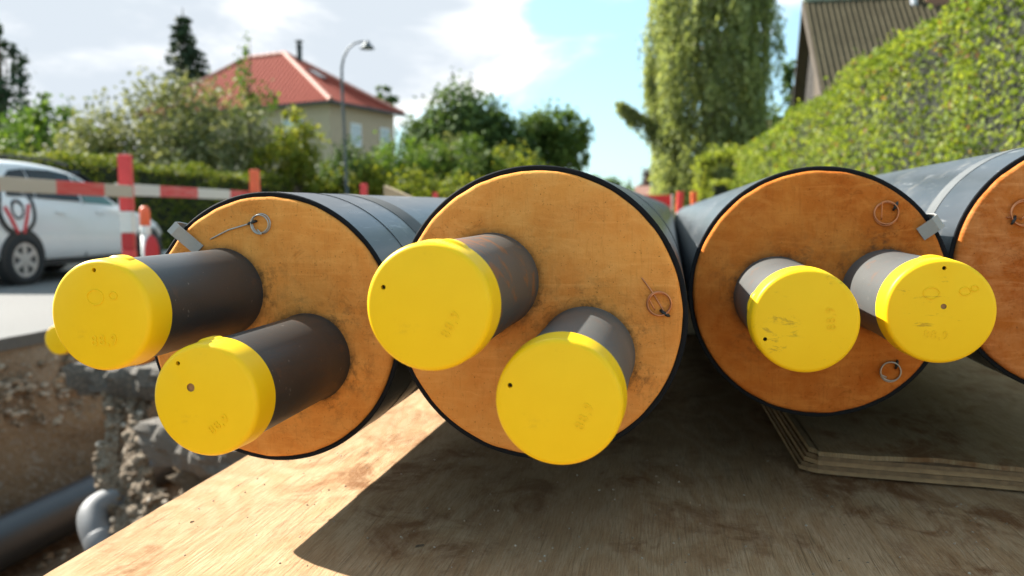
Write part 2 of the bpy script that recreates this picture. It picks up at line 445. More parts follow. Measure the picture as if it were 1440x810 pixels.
def foam_material(name, steels, base, dark, light, seed):
    mt, t, b = mat(name); o = objc(t)
    off_ = mapping(t, o, loc=(seed * 1.37, 0, seed * .71))
    n1 = noise_(t, off_, 9, 5, .6, .7); n2 = noise_(t, off_, 45, 6, .65, .3); n3 = noise_(t, off_, 260, 3, .7)
    n4 = noise_(t, mapping(t, off_, (1, 1, 1)), 22, 4, .5, 2.2)
    c = mixc(t, ramp(t, n1, [(.36, 0.), (.66, 1.)]), base, dark)
    c = mixc(t, ramp(t, n2, [(.42, 0.), (.75, .55)]), c, light)
    c = mixc(t, ramp(t, n3, [(.58, 0.), (.76, .24)]), c, tuple(x * .5 for x in dark))
    saw = noise_(t, mapping(t, off_, (230, 1, 16), rot=(0, .5 + seed * .6, 0)), 1, 5, .7, 1.6)
    c = mixc(t, ramp(t, saw, [(.54, 0.), (.74, .34)]), c, tuple(x * .6 for x in dark))
    arc = noise_(t, mapping(t, off_, (11, 1, 60), rot=(0, .9 - seed * .35, 0)), 1, 6, .68, 2.4)
    c = mixc(t, ramp(t, arc, [(.50, 0.), (.72, .36)]), c, tuple(min(1, x * 1.15) for x in light))
    c = mixc(t, ramp(t, noise_(t, off_, 520, 2, .6), [(.68, 0.), (.74, .75)]), c, tuple(x * .28 for x in dark))
    # flow lines left by the foaming: thin crooked darker lines
    ln = ramp(t, math_(t, 'ABSOLUTE', math_(t, 'SUBTRACT', n4, .5)), [(0., 1.), (.006, .6), (.014, 0.)])
    c = mixc(t, math_(t, 'MULTIPLY', ln, ramp(t, n1, [(.50, 0.), (.64, .45)])), c, tuple(x * .4 for x in dark))
    sp = N(t, 'ShaderNodeSeparateXYZ'); t.links.new(o, sp.inputs[0])
    flat = N(t, 'ShaderNodeCombineXYZ'); t.links.new(sp.outputs['X'], flat.inputs[0]); t.links.new(sp.outputs['Z'], flat.inputs[1])
    # soot and torch marks smeared round each steel pipe
    for k, (u, v) in enumerate(steels):
        d = N(t, 'ShaderNodeVectorMath', operation='DISTANCE'); t.links.new(flat.outputs[0], d.inputs[0]); d.inputs[1].default_value = (u, v, 0)
        ang = N(t, 'ShaderNodeMath', operation='ARCTAN2')
        t.links.new(math_(t, 'SUBTRACT', sp.outputs['Z'], v), ang.inputs[0]); t.links.new(math_(t, 'SUBTRACT', sp.outputs['X'], u), ang.inputs[1])
        av = N(t, 'ShaderNodeCombineXYZ'); t.links.new(math_(t, 'MULTIPLY', ang.outputs[0], 4.5), av.inputs[0]); t.links.new(math_(t, 'MULTIPLY', d.outputs['Value'], 95.), av.inputs[1]); av.inputs[2].default_value = seed * 3 + k
        streak = noise_(t, av.outputs[0], 1.0, 6, .75)
        av2 = N(t, 'ShaderNodeCombineXYZ'); t.links.new(math_(t, 'MULTIPLY', math_(t, 'SINE', ang.outputs[0]), 1.3), av2.inputs[0]); t.links.new(math_(t, 'MULTIPLY', math_(t, 'COSINE', ang.outputs[0]), 1.3), av2.inputs[1]); av2.inputs[2].default_value = seed + k * 2.3
        lobe = noise_(t, av2.outputs[0], 1.0, 2, .5)
        near = ramp(t, d.outputs['Value'], [(.044, 1.), (.052, .85), (.066, .4), (.09, 0.)])
        f = math_(t, 'MULTIPLY', near, math_(t, 'MULTIPLY', ramp(t, streak, [(.47, 0.), (.66, 1.)]), ramp(t, lobe, [(.47, .0), (.62, 1.)])))
        c = mixc(t, math_(t, 'MULTIPLY', f, .95), c, (.035, .028, .02))
        halo = ramp(t, d.outputs['Value'], [(.0445, .85), (.0475, .5), (.052, 0.)])
        c = mixc(t, math_(t, 'MULTIPLY', halo, ramp(t, streak, [(.3, .3), (.6, 1.)])), c, (.05, .035, .02))
    t.links.new(c, b.inputs['Base Color']); setv(b, Roughness=.85)
    b.inputs['Specular IOR Level'].default_value = .08
    bump(t, b, math_(t, 'ADD', n3, math_(t, 'MULTIPLY', n2, 1.2)), .35, .0016)
    return mt
mt_cap, t, b = mat("yellow_cap_plastic"); o = objc(t)
n1 = noise_(t, o, 40, 5, .6); n2 = noise_(t, o, 600, 3, .6)
c = mixc(t, n1, (.84, .50, .004), (.90, .56, .008))
c = mixc(t, math_(t, 'MULTIPLY', ramp(t, noise_(t, mapping(t, o, (20, 20, 50), (2, 0, 1)), 1, 6, .7, .4), [(.60, 0.), (.78, .4)]), ramp(t, noise_(t, o, 210, 4, .7), [(.45, 0.), (.62, 1.)])), c, (.55, .30, .02)); t.links.new(c, b.inputs['Base Color']); setv(b, Roughness=.42)
b.inputs['Specular IOR Level'].default_value = .22; b.inputs['Subsurface Weight'].default_value = .06; b.inputs['Subsurface Radius'].default_value = (.004, .002, .0005); b.inputs['Subsurface Scale'].default_value = 1
bump(t, b, math_(t, 'ADD', n2, n1), .05, .0008)
mt_capd, t, b = mat("scuffed_yellow_cap_plastic"); o = objc(t)
n1 = noise_(t, o, 40, 5, .6); n2 = noise_(t, o, 600, 3, .6)
c = mixc(t, n1, (.83, .49, .004), (.88, .55, .008))
oi = N(t, 'ShaderNodeObjectInfo').outputs['Random']; ov_ = N(t, 'ShaderNodeVectorMath', operation='ADD'); cb = N(t, 'ShaderNodeCombineXYZ')
for q in range(3): t.links.new(math_(t, 'MULTIPLY', oi, 3. + q), cb.inputs[q])
t.links.new(o, ov_.inputs[0]); t.links.new(cb.outputs[0], ov_.inputs[1]); o = ov_.outputs[0]
sc = math_(t, 'MULTIPLY', ramp(t, noise_(t, mapping(t, o, (30, 30, 95)), 1, 6, .75, .5), [(.57, 0.), (.64, .9)]), ramp(t, noise_(t, o, 26, 3, .5), [(.50, 0.), (.58, 1.)]))
c = mixc(t, math_(t, 'MULTIPLY', sc, .55), c, (.24, .12, .02)); t.links.new(c, b.inputs['Base Color']); setv(b, Roughness=.45); bump(t, b, math_(t, 'ADD', n2, n1), .06, .0008)
b.inputs['Specular IOR Level'].default_value = .22; b.inputs['Subsurface Weight'].default_value = .06; b.inputs['Subsurface Radius'].default_value = (.004, .002, .0005); b.inputs['Subsurface Scale'].default_value = 1
mt_hole = plain("hole_shade", (.012, .008, .004), .9, 0, .1)  # near-black floor painted in for the shade inside the cap holes
mt_sprue = plain("brown_sprue", (.30, .14, .045), .6, 0, .3, 300)
def steel_material(name, col, col2, rough, rust, metal=0., seed=0):
    mt, t, b = mat(name); o = mapping(t, objc(t), loc=(seed, seed * .4, 0))
    n1 = noise_(t, mapping(t, o, (30, 14, 30)), 1, 6, .65); n2 = noise_(t, o, 700, 3, .6); n3 = noise_(t, o, 38, 6, .7, .4)
    c = mixc(t, n1, col, col2)
    c = mixc(t, ramp(t, n3, [(.62 - rust * .12, 0.), (.68 - rust * .1, rust)]), c, (.20, .075, .025))
    c = mixc(t, ramp(t, noise_(t, o, 240, 2, .5), [(.72, 0.), (.76, .6)]), c, (.25, .22, .19))
    t.links.new(c, b.inputs['Base Color']); setv(b, Roughness=rough, Metallic=metal)
    bump(t, b, math_(t, 'ADD', n2, n3), .15, .0008)
    return mt
st_dark = steel_material("black_painted_steel", (.026, .025, .024), (.046, .044, .042), .42, .15)
st_rust = steel_material("rust_flecked_steel", (.055, .05, .045), (.10, .09, .08), .5, .85, seed=3)
st_grey = steel_material("grey_painted_steel", (.068, .070, .068), (.11, .112, .108), .5, .2, seed=5)
st_bare = steel_material("bare_grey_steel", (.062, .064, .062), (.10, .102, .098), .42, .3, seed=8)
mt_copper = plain("copper_wire", (.55, .22, .10), .35, .85, .2, 80)
mt_tin = plain("tinned_wire", (.42, .40, .36), .38, .8, .2, 80)
mt_sleeve = plain("black_sleeve", (.012, .012, .012), .5)
mt_clip = plain("grey_sheet_metal", (.33, .32, .30), .5, .3, .15, 120, .1, 300)

RC = .14; RI = .1352; RS = .04445; RCAP = .0459
def text_mesh(bm, body, size, u, v, rot, y0, extr=.0006):
    cu = bpy.data.curves.new("emboss", 'FONT'); cu.body = body; cu.size = size; cu.extrude = extr; cu.align_x = 'CENTER'; cu.align_y = 'CENTER'; cu.resolution_u = 4
    cu.space_character = 1.15; cu.offset = -.00008
    to = bpy.data.objects.new("emboss", cu); me = bpy.data.meshes.new_from_object(to)
    mt_ = Matrix.Translation((u, y0, v)) @ Matrix.Rotation(PI / 2, 4, 'X') @ Matrix.Rotation(rot, 4, 'Z')
    me.transform(mt_); bm.from_mesh(me)
    bpy.data.objects.remove(to); bpy.data.meshes.remove(me); bpy.data.curves.remove(cu)
def ring_emboss(bm, u, v, ru, rv, w_, y0, h=.0006, seg=28):
    vs = []
    for k in range(seg):
        a = 2 * PI * k / seg; c, s = math.cos(a), math.sin(a)
        vs.append([bm.verts.new((u + (ru + d) * c, y, v + (rv + d) * s)) for d, y in ((w_ / 2, y0), (w_ / 4, y0 - h), (-w_ / 4, y0 - h), (-w_ / 2, y0))])
    for k in range(seg):
        for i in range(3): bm.faces.new((vs[k][i], vs[(k + 1) % seg][i], vs[(k + 1) % seg][i + 1], vs[k][i + 1]))
def make_cap(parent, mt, holes, texts, rings=(), tab=None, length=.029):
    """front of the cap at local y = 0, open end at +length; holes = [(u, v, r, material index)]"""
    bm = bmesh.new()
    R = RCAP; seg = 96
    prof = [(R - .0042, 0), (R - .0026, .0005), (R - .0011, .0017), (R - .0003, .0036), (R, .006), (R + .0006, length - .003), (R + .0009, length - .001), (R + .0003, length), (R - .0014, length), (R - .0014, .004)]
    lathe(bm, prof, seg)
    rim = [v for v in bm.verts if abs(v.co.y) < 1e-7 and abs(math.hypot(v.co.x, v.co.z) - (R - .0042)) < 1e-6]
    rim.sort(key=lambda v: math.atan2(v.co.z, v.co.x))
    edges = [bm.edges.get((rim[i], rim[(i + 1) % len(rim)])) for i in range(len(rim))]
    deep = []
    for (u, v, r, mi) in holes:
        hs = 20
        def prof_pt(k, rr): return (u + rr * math.cos(2 * PI * k / hs), v + rr * math.sin(2 * PI * k / hs))
        r0 = [bm.verts.new((*[prof_pt(k, r)[0]], 0, prof_pt(k, r)[1])) for k in range(hs)]
        edges += [bm.edges.new((r0[k], r0[(k + 1) % hs])) for k in range(hs)]
        deep.append((r0, u, v, r, mi))
    bmesh.ops.triangle_fill(bm, use_beauty=True, edges=edges)
    for (r0, u, v, r, mi) in deep:
        hs = len(r0); dep = .0035 if mi == 1 else .0012
        r1 = [bm.verts.new((q.co.x, dep, q.co.z)) for q in r0]
        for k in range(hs):
            f = bm.faces.new((r0[k], r0[(k + 1) % hs], r1[(k + 1) % hs], r1[k])); f.material_index = 0 if mi == 1 else 2
        f = bm.faces.new(r1); f.material_index = mi
    for (u, v, ru, rv, w_) in rings: ring_emboss(bm, u, v, ru, rv, w_, -.00002)
    for (body, size, u, v, rot) in texts: text_mesh(bm, body, size, u, v, rot, -.00002)
    bmesh.ops.recalc_face_normals(bm, faces=bm.faces[:])
    if tab is not None:
        a0 = tab
        for i in range(6): pass
        prev = None
        for i in range(13):
            a = a0 + (i - 6) * .035; h = .0016 * math.sin(PI * i / 12) ** .5
            cur = [bm.verts.new(((R + rr) * math.cos(a), y, (R + rr) * math.sin(a))) for rr, y in ((.0004, length - .010), (.0006 + h, length - .008), (.0006 + h, length - .0005), (.0004, length + .0003))]
            if prev:
                for k in range(3): bm.faces.new((prev[k], prev[k + 1], cur[k + 1], cur[k]))
            prev = cur
    o = mobj("end_cap", bm, [mt, mt_hole, mt_sprue], parent)
    smooth_angle(o, 30); return o
def make_coil(parent, u, v, R, turns, mt, tail=None, sleeve_ang=0., flat=.8, chord=True, y0=-.0062):
    bm = bmesh.new(); pts = []
    n = int(turns * 26)
    for i in range(n + 1):
        a = sleeve_ang + 2 * PI * turns * i / n
        rr = R * (1 - .06 * math.sin(i * .21) - .05 * (i / n))
        pts.append((u + rr * math.cos(a), y0 - .0016 * (i / n) * turns - .0008 * math.sin(a * .5 + 1), v + rr * math.sin(a) * (1 + .05 * math.sin(i * .13))))
    if chord:
        e = Vector(pts[-1]); pts += [tuple(e.lerp(Vector((u - R * .35, y0 - .003, v - R * .55)), k / 5)) for k in range(1, 6)]
    if tail:
        s0 = pts[0]; tl = [(tail[0], -.003, tail[1])]
        mid = ((tail[0] + s0[0]) / 2, -.0075, (tail[1] + s0[2]) / 2 + .002)
        pts = [tl[0], (tail[0] * .8 + mid[0] * .2, -.0055, tail[1] * .8 + mid[2] * .2), mid] + pts
    tube(bm, pts, .00075, 8)
    w = mobj("alarm_wire", bm, mt, parent, True)
    bm = bmesh.new(); c0 = Vector((u + R * math.cos(sleeve_ang), y0 - .003, v + R * math.sin(sleeve_ang)))
    dv = Vector((math.cos(sleeve_ang + .5), 0, math.sin(sleeve_ang + .5)))
    tube(bm, [c0 - dv * .005 + Vector((0, .003, 0)), c0 - dv * .002, c0 + dv * .003, c0 + dv * .0045 + Vector((0, .0015, 0))], [.0013, .0016, .0016, .0011], 10)
    mobj("wire_sleeve", bm, mt_sleeve, w, True)
def make_pipe(label, loc, pitch, foam, steels, smats, caps, group="capped insulated pipes in a row", length=6.0, yaw=1.1):
    root = empty("insulated_pipe", loc, label, "pipe", group)
    root.rotation_euler = (math.radians(pitch), 0, -math.radians(yaw))
    bm = bmesh.new()
    lathe(bm, [(RI, 0.012), (RI, .0006), (RI + .0008, 0), (RC - .001, 0), (RC, .001), (RC, .3), (RC, .9), (RC, 2.), (RC, length), (RI, length), (RI, length - .02)], 128)
    for f in bm.faces:
        if all(v.co.y < .0011 for v in f.verts): f.material_index = 1
    cs = smooth_angle(mobj("casing", bm, [mt_case, mt_rimcut], root), 40)
    # foam disc, slightly proud of the casing, its face a little uneven
    bm = bmesh.new(); seg = 128
    radii = [RI - .0002, RI - .0005, RI - .0022, RI - .0044, .126, .116, .104, .092, .08, .068, .056, .044, .032, .02, .01]
    hs = [.004, -.0018, -.0040, -.0050] + [-.0052] * 11
    rings = []
    for r, h in zip(radii, hs):
        ring = []
        for k in range(seg):
            a = 2 * PI * k / seg; x, z_ = r * math.cos(a), r * math.sin(a)
            dn = mnoise.fractal(Vector((x * 30 + loc[0] * 40, z_ * 30, 1)), 1, 2, 3) * .0009
            ra = r + (mnoise.noise(Vector((math.cos(a) * 9, math.sin(a) * 9, loc[0] * 20))) * .0007 if r > .13 else 0)
            ring.append(bm.verts.new((min(ra, RI - .0001) * math.cos(a), h + dn * (1 if h < -.001 else 0), min(ra, RI - .0001) * math.sin(a))))
        rings.append(ring)
    for a_, b_ in zip(rings, rings[1:]):
        for k in range(seg): bm.faces.new((a_[k], a_[(k + 1) % seg], b_[(k + 1) % seg], b_[k]))
    cv = bm.verts.new((0, -.0052, 0))
    for k in range(seg): bm.faces.new((rings[-1][k], rings[-1][(k + 1) % seg], cv))
    bmesh.ops.recalc_face_normals(bm, faces=bm.faces[:])
    smooth_angle(mobj("foam_insulation", bm, foam, root), 50)
    bm = bmesh.new(); lathe(bm, [(RI - .001, length - .1), (RI - .001, length - .004), (0, length - .004)], 48); mobj("foam_end", bm, foam, root)
    for (u, v, prot), sm, cd in zip(steels, smats, caps):
        bm = bmesh.new()
        lathe(bm, [(RS - .004, -prot + .02), (RS - .004, -prot + .004), (RS, -prot + .004), (RS, -.15), (RS, -.1), (RS, -.05), (RS, -.008), (RS + .0012, -.0055), (RS + .0012, .004)], 72)
        s = smooth_angle(mobj("steel_pipe", bm, sm, root, loc=(u, 0, v)), 40)
        cp = make_cap(s, *cd[0], **cd[1]); cp.location = (0, -prot, 0)
    return root
def band(root, y0, y1, mt, rr=.0006):
    bm = bmesh.new(); lathe(bm, [(RC - .001, y0), (RC + rr, y0 + .0005), (RC + rr, y1 - .0005), (RC - .001, y1)], 128)
    smooth_angle(mobj("tape_band", bm, mt, root), 40)
def clip(root, ang, w=.020, inner=.026, flange=.018, lift=.010):
    """bent sheet-metal clip hooked over the casing rim: plate on the face, flange over the outside"""
    bm = bmesh.new(); th = .0012
    path = [(RC - inner, -.0075), (RC - inner * .5, -.0105), (RC - .002, -.0135), (RC + .0035, -.0125), (RC + .0040, -.004), (RC + .0022, flange)]
    rows = []
    for i, (r, y) in enumerate(path):
        sk = -.004 + .004 * i / 5
        rows.append([bm.verts.new(p) for p in ((r, y, -w / 2 + sk), (r, y, w / 2 + sk), (r + th * (1 if i > 2 else .2), y - th * (1 if i < 4 else 0), w / 2 + sk), (r + th * (1 if i > 2 else .2), y - th * (1 if i < 4 else 0), -w / 2 + sk))])
    for a, b_ in zip(rows, rows[1:]):
        for k in range(4): bm.faces.new((a[k], a[(k + 1) % 4], b_[(k + 1) % 4], b_[k]))
    bm.faces.new(rows[0][::-1]); bm.faces.new(rows[-1]); bmesh.ops.recalc_face_normals(bm, faces=bm.faces[:])
    bmesh.ops.transform(bm, matrix=Matrix.Rotation(-ang, 4, 'Y'), verts=bm.verts[:])
    mobj("rim_clip", bm, mt_clip, root)

HO = .0018
T = lambda s, u, v, deg, size=.0105: (s, size, u, v, math.radians(deg))
f1 = foam_material("foam_first", [(-.0498, .0373), (.0423, -.0289)], (.70, .275, .058), (.60, .21, .040), (.76, .36, .095), 1)
f2 = foam_material("foam_second", [(-.0428, .0319), (.0468, -.0366)], (.71, .285, .062), (.62, .215, .043), (.77, .37, .105), 2)
f3 = foam_material("foam_third", [(-.0446, -.0047), (.0701, .0032)], (.55, .17, .027), (.43, .105, .014), (.65, .25, .055), 3)
f4 = foam_material("foam_fourth", [(.052, .025), (.05, -.07)], (.53, .165, .03), (.42, .105, .018), (.70, .32, .12), 4)
p1 = make_pipe("leftmost black pipe of the front row, one silver wire coil, over the sunlit plywood", (-.3897, .7874, EYE - .1123), .7, f1,
    [(-.0498, .0373, .1919), (.0423, -.0289, .1953)], [st_dark, st_dark],
    [((mt_cap, [(-.0027, .0371, HO, 1)], [T("88,9", .003, -.0205, 3, .0125)]), dict(rings=[(-.003, .0150, .0075, .0062, .0011), (.0135, .0165, .0035, .003, .0008)], tab=PI * .46)),
     ((mt_cap, [(-.0216, .0296, HO, 1), (-.0114, .0104, .0034, 2)], [T("88,9", .0115, -.0185, 40)]), dict(tab=PI * .55))])
band(p1, .165, .215, mt_band); band(p1, .085, .0855, mt_band)
make_coil(p1, -.0024, .1072, .0098, 2.3, mt_tin, tail=(-.064, .0905), sleeve_ang=PI * .95)
clip(p1, math.atan2(.0965, -.0925), w=.0135, inner=.032, flange=.008)
p2 = make_pipe("largest black pipe in view, one copper coil, second from left in front row", (-.1091, .7644, EYE - .0917), .7, f2,
    [(-.0428, .0319, .2121), (.0468, -.0366, .1965)], [st_rust, st_grey],
    [((mt_cap, [(-.0321, .0139, HO, 1)], [T("88,9", .0165, -.012, 62)]), dict(tab=PI * .4)),
     ((mt_cap, [(-.0345, .0116, HO, 1)], [T("88,9", .0185, -.009, 66)]), dict(tab=-PI * .3))])
band(p2, .3, .35, mt_band)
make_coil(p2, .1137, .0132, .0108, 2.6, mt_copper, tail=(.0965, .0380), sleeve_ang=-PI * .33)
p3 = make_pipe("black pipe with both copper and silver coils, standing over the plywood offcut", (.1785, .9554, EYE - .0862), .3, f3,
    [(-.0446, -.0047, .2127), (.0701, .0032, .1922)], [st_bare, st_bare],
    [((mt_capd, [(-.0334, -.0163, HO, 1)], [T("88,9", .0215, .003, 95)]), dict(tab=PI * .9)),
     ((mt_capd, [(.0015, .0379, HO, 1), (.0022, .0046, .0024, 2)], [T("88,9", -.003, -.0205, -3)]), dict(rings=[(-.008, .0162, .0065, .005, .0011), (.0190, .0180, .0045, .0035, .0010), (.0265, .0205, .0028, .0026, .0009)], tab=PI * .52))])
make_coil(p3, .0668, .0878, .0125, 2.2, mt_copper, sleeve_ang=PI * .22)
make_coil(p3, .0766, -.085, .0108, 2.4, mt_tin, sleeve_ang=PI * .3)
clip(p3, math.atan2(.0745, .109), w=.015, inner=.019, flange=.020)
p4 = make_pipe("black pipe cut off by the right edge of the view, beside clipped hedge", (.458, .9699, EYE - .0589), .2, f4,
    [(.052, .025, .19), (.05, -.07, .19)], [st_dark, st_dark],
    [((mt_cap, [(0, .036, HO, 1)], [T("88,9", .0, -.02, 0)]), {}), ((mt_cap, [(0, .036, HO, 1)], [T("88,9", .0, -.02, 10)]), {})])
band(p4, .10, .135, mt_bandl)
make_coil(p4, -.0682, .0600, .0135, 2.5, mt_copper, tail=(-.0852, .055), sleeve_ang=-PI * .8)
p5 = make_pipe("insulated pipe lying lower behind the leftmost pipe, mostly hidden by its yellow cap", (-1.755, 2.53, .419), 0, f1,
    [(-.045, -.006, .30), (.05, .0, .28)], [st_dark, st_dark],
    [((mt_cap, [(0, .036, HO, 1)], [T("88,9", .0, -.02, 0)]), {}), ((mt_cap, [(0, .036, HO, 1)], [T("88,9", .0, -.02, 10)]), {})], group="capped insulated pipes in a row", length=6)

# timber that carries the sheet and the pipes
mt_timber = plain("pale_timber", (.42, .31, .19), .8, 0, .25, 25, .4, 120)
mt_timberd = plain("grey_timber", (.24, .18, .12), .85, 0, .3, 25, .5, 120)
def beam(x0, x1, y0, y1, z0, z1, label, mt=mt_timberd, ry=0, grp="timbers under the pipes"):
    bm = bmesh.new(); box(bm, x0 - (x0 + x1) / 2, x1 - (x0 + x1) / 2, y0 - (y0 + y1) / 2, y1 - (y0 + y1) / 2, 0, z1 - z0, bev=.006)
    o = mobj("timber_beam", bm, mt, loc=((x0 + x1) / 2, (y0 + y1) / 2, z0)); o.rotation_euler[1] = ry
    return tag(o, label, "timber", grp)
LB = "squared timber hidden in the dark under the plywood sheet"
for y in (1.25, 2.75):
    beam(-.40, 1.8, y, y + .2, .206, .429, LB); beam(-.40, 1.8, y - .01, y + .21, 0, .205, LB)
LB2 = "squared timber carrying the far ends of the front row of pipes"
beam(-.55, .72, 5.9, 6.1, .30, .562, LB2, ry=-.02); beam(-.55, .72, 5.9, 6.1, 0.0, .285, LB2)
beam(-.52, .64, 2.3, 2.4, .4535, .552, "flat timber batten lying across the plywood between sheet and pipes", ry=-.03)
beam(-1.95, -1.5, 4.2, 4.4, 0., .278, "timber block under the lower pipe behind the slabs"); beam(-1.75, -1.3, 7.4, 7.6, 0., .278, "timber block under the far end of the lower pipe")
bm = bmesh.new()
vs = [bm.verts.new(p) for p in ((-.05, -.02, 0), (.09, -.02, 0), (.09, -.02, .855), (-.05, -.02, .915))]
ws = [bm.verts.new((v.co.x, .025, v.co.z)) for v in vs]
bm.faces.new(vs); bm.faces.new(ws[::-1])
for i in range(4): bm.faces.new((vs[i], vs[(i + 1) % 4], ws[(i + 1) % 4], ws[i]))
bmesh.ops.recalc_face_normals(bm, faces=bm.faces[:])
o = mobj("timber_stake", bm, mt_timber, loc=(-1.055, 3.3, 0)); tag(o, "pale timber stake with a slanted top showing above the leftmost pipe", "stake")

# ================================================================ TRENCH THINGS
mt_slab, t, b = mat("broken_asphalt"); o = objc(t)
n1 = noise_(t, o, 6, 6, .65); n2 = noise_(t, o, 60, 5, .7)
c = mixc(t, n1, (.06, .055, .048), (.15, .13, .108)); c = mixc(t, ramp(t, n2, [(.5, 0.), (.62, .7)]), c, (.27, .225, .17)); t.links.new(c, b.inputs['Base Color']); setv(b, Roughness=.92); bump(t, b, n2, .9, .02)
mt_slabl, t, b = mat("broken_concrete"); o = objc(t)
n1 = noise_(t, o, 6, 6, .65); n2 = noise_(t, o, 50, 5, .7)
c = mixc(t, n1, (.10, .088, .075), (.19, .165, .135)); c = mixc(t, ramp(t, n2, [(.55, 0.), (.7, .5)]), c, (.30, .27, .24)); t.links.new(c, b.inputs['Base Color']); setv(b, Roughness=.92); bump(t, b, n2, .9, .02)
def slab(name, poly, z1, th, mt, label, seed):
    bm = bmesh.new(); pts = []
    for (x, y), (x2, y2) in zip(poly, poly[1:] + poly[:1]):
        n = max(2, int(math.hypot(x2 - x, y2 - y) / .03))
        for k in range(n):
            q = Vector((x + (x2 - x) * k / n, y + (y2 - y) * k / n, seed)); d = mnoise.fractal(q * 6, 1, 2, 4) * .05
            pts.append((q.x + d, q.y + d * .6))
    cx = sum(p[0] for p in pts) / len(pts); cy = sum(p[1] for p in pts) / len(pts)
    levels = []
    for i in range(7):
        u = i / 6; ring = []
        for j, (x, y) in enumerate(pts):
            d = mnoise.fractal(Vector((x * 14, y * 14, u * 4 + seed)), 1, 2, 5) * .035 - (.02 if i in (0, 6) else 0)
            L = math.hypot(x - cx, y - cy); k = 1 + d / L - .10 * max(0, u - .5)
            ring.append(bm.verts.new((cx + (x - cx) * k, cy + (y - cy) * k, z1 - th * u + mnoise.noise(Vector((x * 5, y * 5, u))) * .008)))
        levels.append(ring)
    for a, b_ in zip(levels, levels[1:]):
        for k in range(len(a)): bm.faces.new((a[k], a[(k + 1) % len(a)], b_[(k + 1) % len(a)], b_[k]))
    bm.faces.new(levels[0]); bm.faces.new(levels[-1][::-1]); bmesh.ops.recalc_face_normals(bm, faces=bm.faces[:])
    return tag(smooth_angle(mobj(name, bm, mt), 22), label, "slab")
slab("asphalt_slab", [(-3.05, 3.85), (-2.2, 3.72), (-1.9, 3.9), (-1.9, 4.6), (-2.5, 4.75), (-2.95, 4.35)], .02, .17, mt_slab, "dark broken asphalt slab overhanging the trench on top of the clay column", 2)
slab("concrete_slab", [(-2.04, 2.95), (-1.5, 2.72), (-1.05, 2.85), (-1.05, 3.4), (-1.6, 3.55), (-2.0, 3.3)], -.03, .17, mt_slabl, "grey broken concrete slab beside the left edge of the plywood", 7)
# clay column left standing under the slab
mt_clay, t, b = mat("pale_clay"); o = objc(t)
n1 = noise_(t, o, 7, 6, .65); n2 = noise_(t, o, 45, 6, .7)
c = mixc(t, n1, (.11, .075, .046), (.25, .19, .125)); c = mixc(t, ramp(t, n2, [(.45, 0.), (.7, .7)]), c, (.40, .34, .26)); t.links.new(c, b.inputs['Base Color']); setv(b, Roughness=.95); bump(t, b, n2, .9, .03)
bm = bmesh.new()
COLV = []
def lumpcol(bm, path, seed, seg=72, sub=18):
    P = []
    for (a, b_) in zip(path, path[1:]):
        for k in range(sub): P.append([a[i] + (b_[i] - a[i]) * k / sub for i in range(5)])
    P.append(path[-1]); rings = []
    for (x, y, z_, rx, ry) in P:
        ring = []
        for k in range(seg):
            a = 2 * PI * k / seg; q = Vector((x + rx * math.cos(a), y + ry * math.sin(a), z_))
            n = mnoise.fractal(Vector((q.x * 8, q.y * 8, q.z * 6 + seed)), 1, 2, 4) * .5 + (.5 - mnoise.voronoi(q * 16 + Vector((seed, 0, 0)))[0][0]) * .55 + mnoise.fractal(q * 45 + Vector((seed, 0, 0)), 1, 2, 4) * .2
            ring.append(bm.verts.new((x + rx * (1 + n) * math.cos(a), y + ry * (1 + n) * math.sin(a), z_ + n * .03))); COLV.append(ring[-1].co.copy())
        rings.append(ring)
    for a, b_ in zip(rings, rings[1:]):
        for k in range(seg): bm.faces.new((a[k], a[(k + 1) % seg], b_[(k + 1) % seg], b_[k]))
    bm.faces.new(rings[0]); bm.faces.new(rings[-1][::-1])
lumpcol(bm, [(-2.86, 3.98, -.10, .07, .09), (-2.76, 3.8, -.22, .035, .05), (-2.68, 3.65, -.34, .042, .05), (-2.60, 3.54, -.45, .07, .07), (-2.53, 3.48, -.60, .09, .09), (-2.50, 3.48, -1.2, .16, .16)], 1)
lumpcol(bm, [(-2.72, 4.0, -.10, .09, .12), (-2.64, 3.8, -.22, .05, .06), (-2.53, 3.62, -.33, .04, .05), (-2.44, 3.5, -.43, .06, .07), (-2.36, 3.42, -.54, .10, .09), (-2.27, 3.36, -.70, .15, .13), (-2.2, 3.3, -1.2, .3, .26)], 5)
lumpcol(bm, [(-2.45, 4.2, -.08, .3, .2), (-2.4, 4.25, -.4, .22, .18), (-2.35, 4.3, -1.2, .3, .2)], 9)
bmesh.ops.recalc_face_normals(bm, faces=bm.faces[:])
tag(mobj("clay_column", bm, mt_clay, smooth=True), "lumpy pale clay column standing in the trench below the broken asphalt slab", "clay")
# loose clods and pebbles on the bank, the column's foot and the trench floor
mt_clod, t, b = mat("soil_clod"); g = N(t, 'ShaderNodeNewGeometry')
t.links.new(ramp(t, g.outputs['Random Per Island'], [(0., (.10, .068, .04)), (.5, (.19, .135, .085)), (.85, (.28, .215, .15)), (1., (.40, .36, .30))]), b.inputs['Base Color']); setv(b, Roughness=.95)
bm = bmesh.new()
for i in range(1100):
    k = random.random()
    sz = random.choice((.007, .010, .014, .019))
    if k < .5: x, y, z_ = random.choice(COLV)
    elif k < .75: y = random.uniform(2.6, 4.6); x = near_edge(y) + random.uniform(-.03, .3); z_ = .004; sz *= 1.3
    else: x, y, z_ = random.uniform(-3.9, -2.0), random.uniform(3., 7), -1.15; sz *= 2
    stone(bm, (x, y, z_), sz, 1)
st = mobj("soil_clods", bm, mt_clod); st['kind'] = 'stuff'; st['label'] = 'loose brown clods and pebbles round the clay column and on the trench bank'; st['category'] = 'soil'
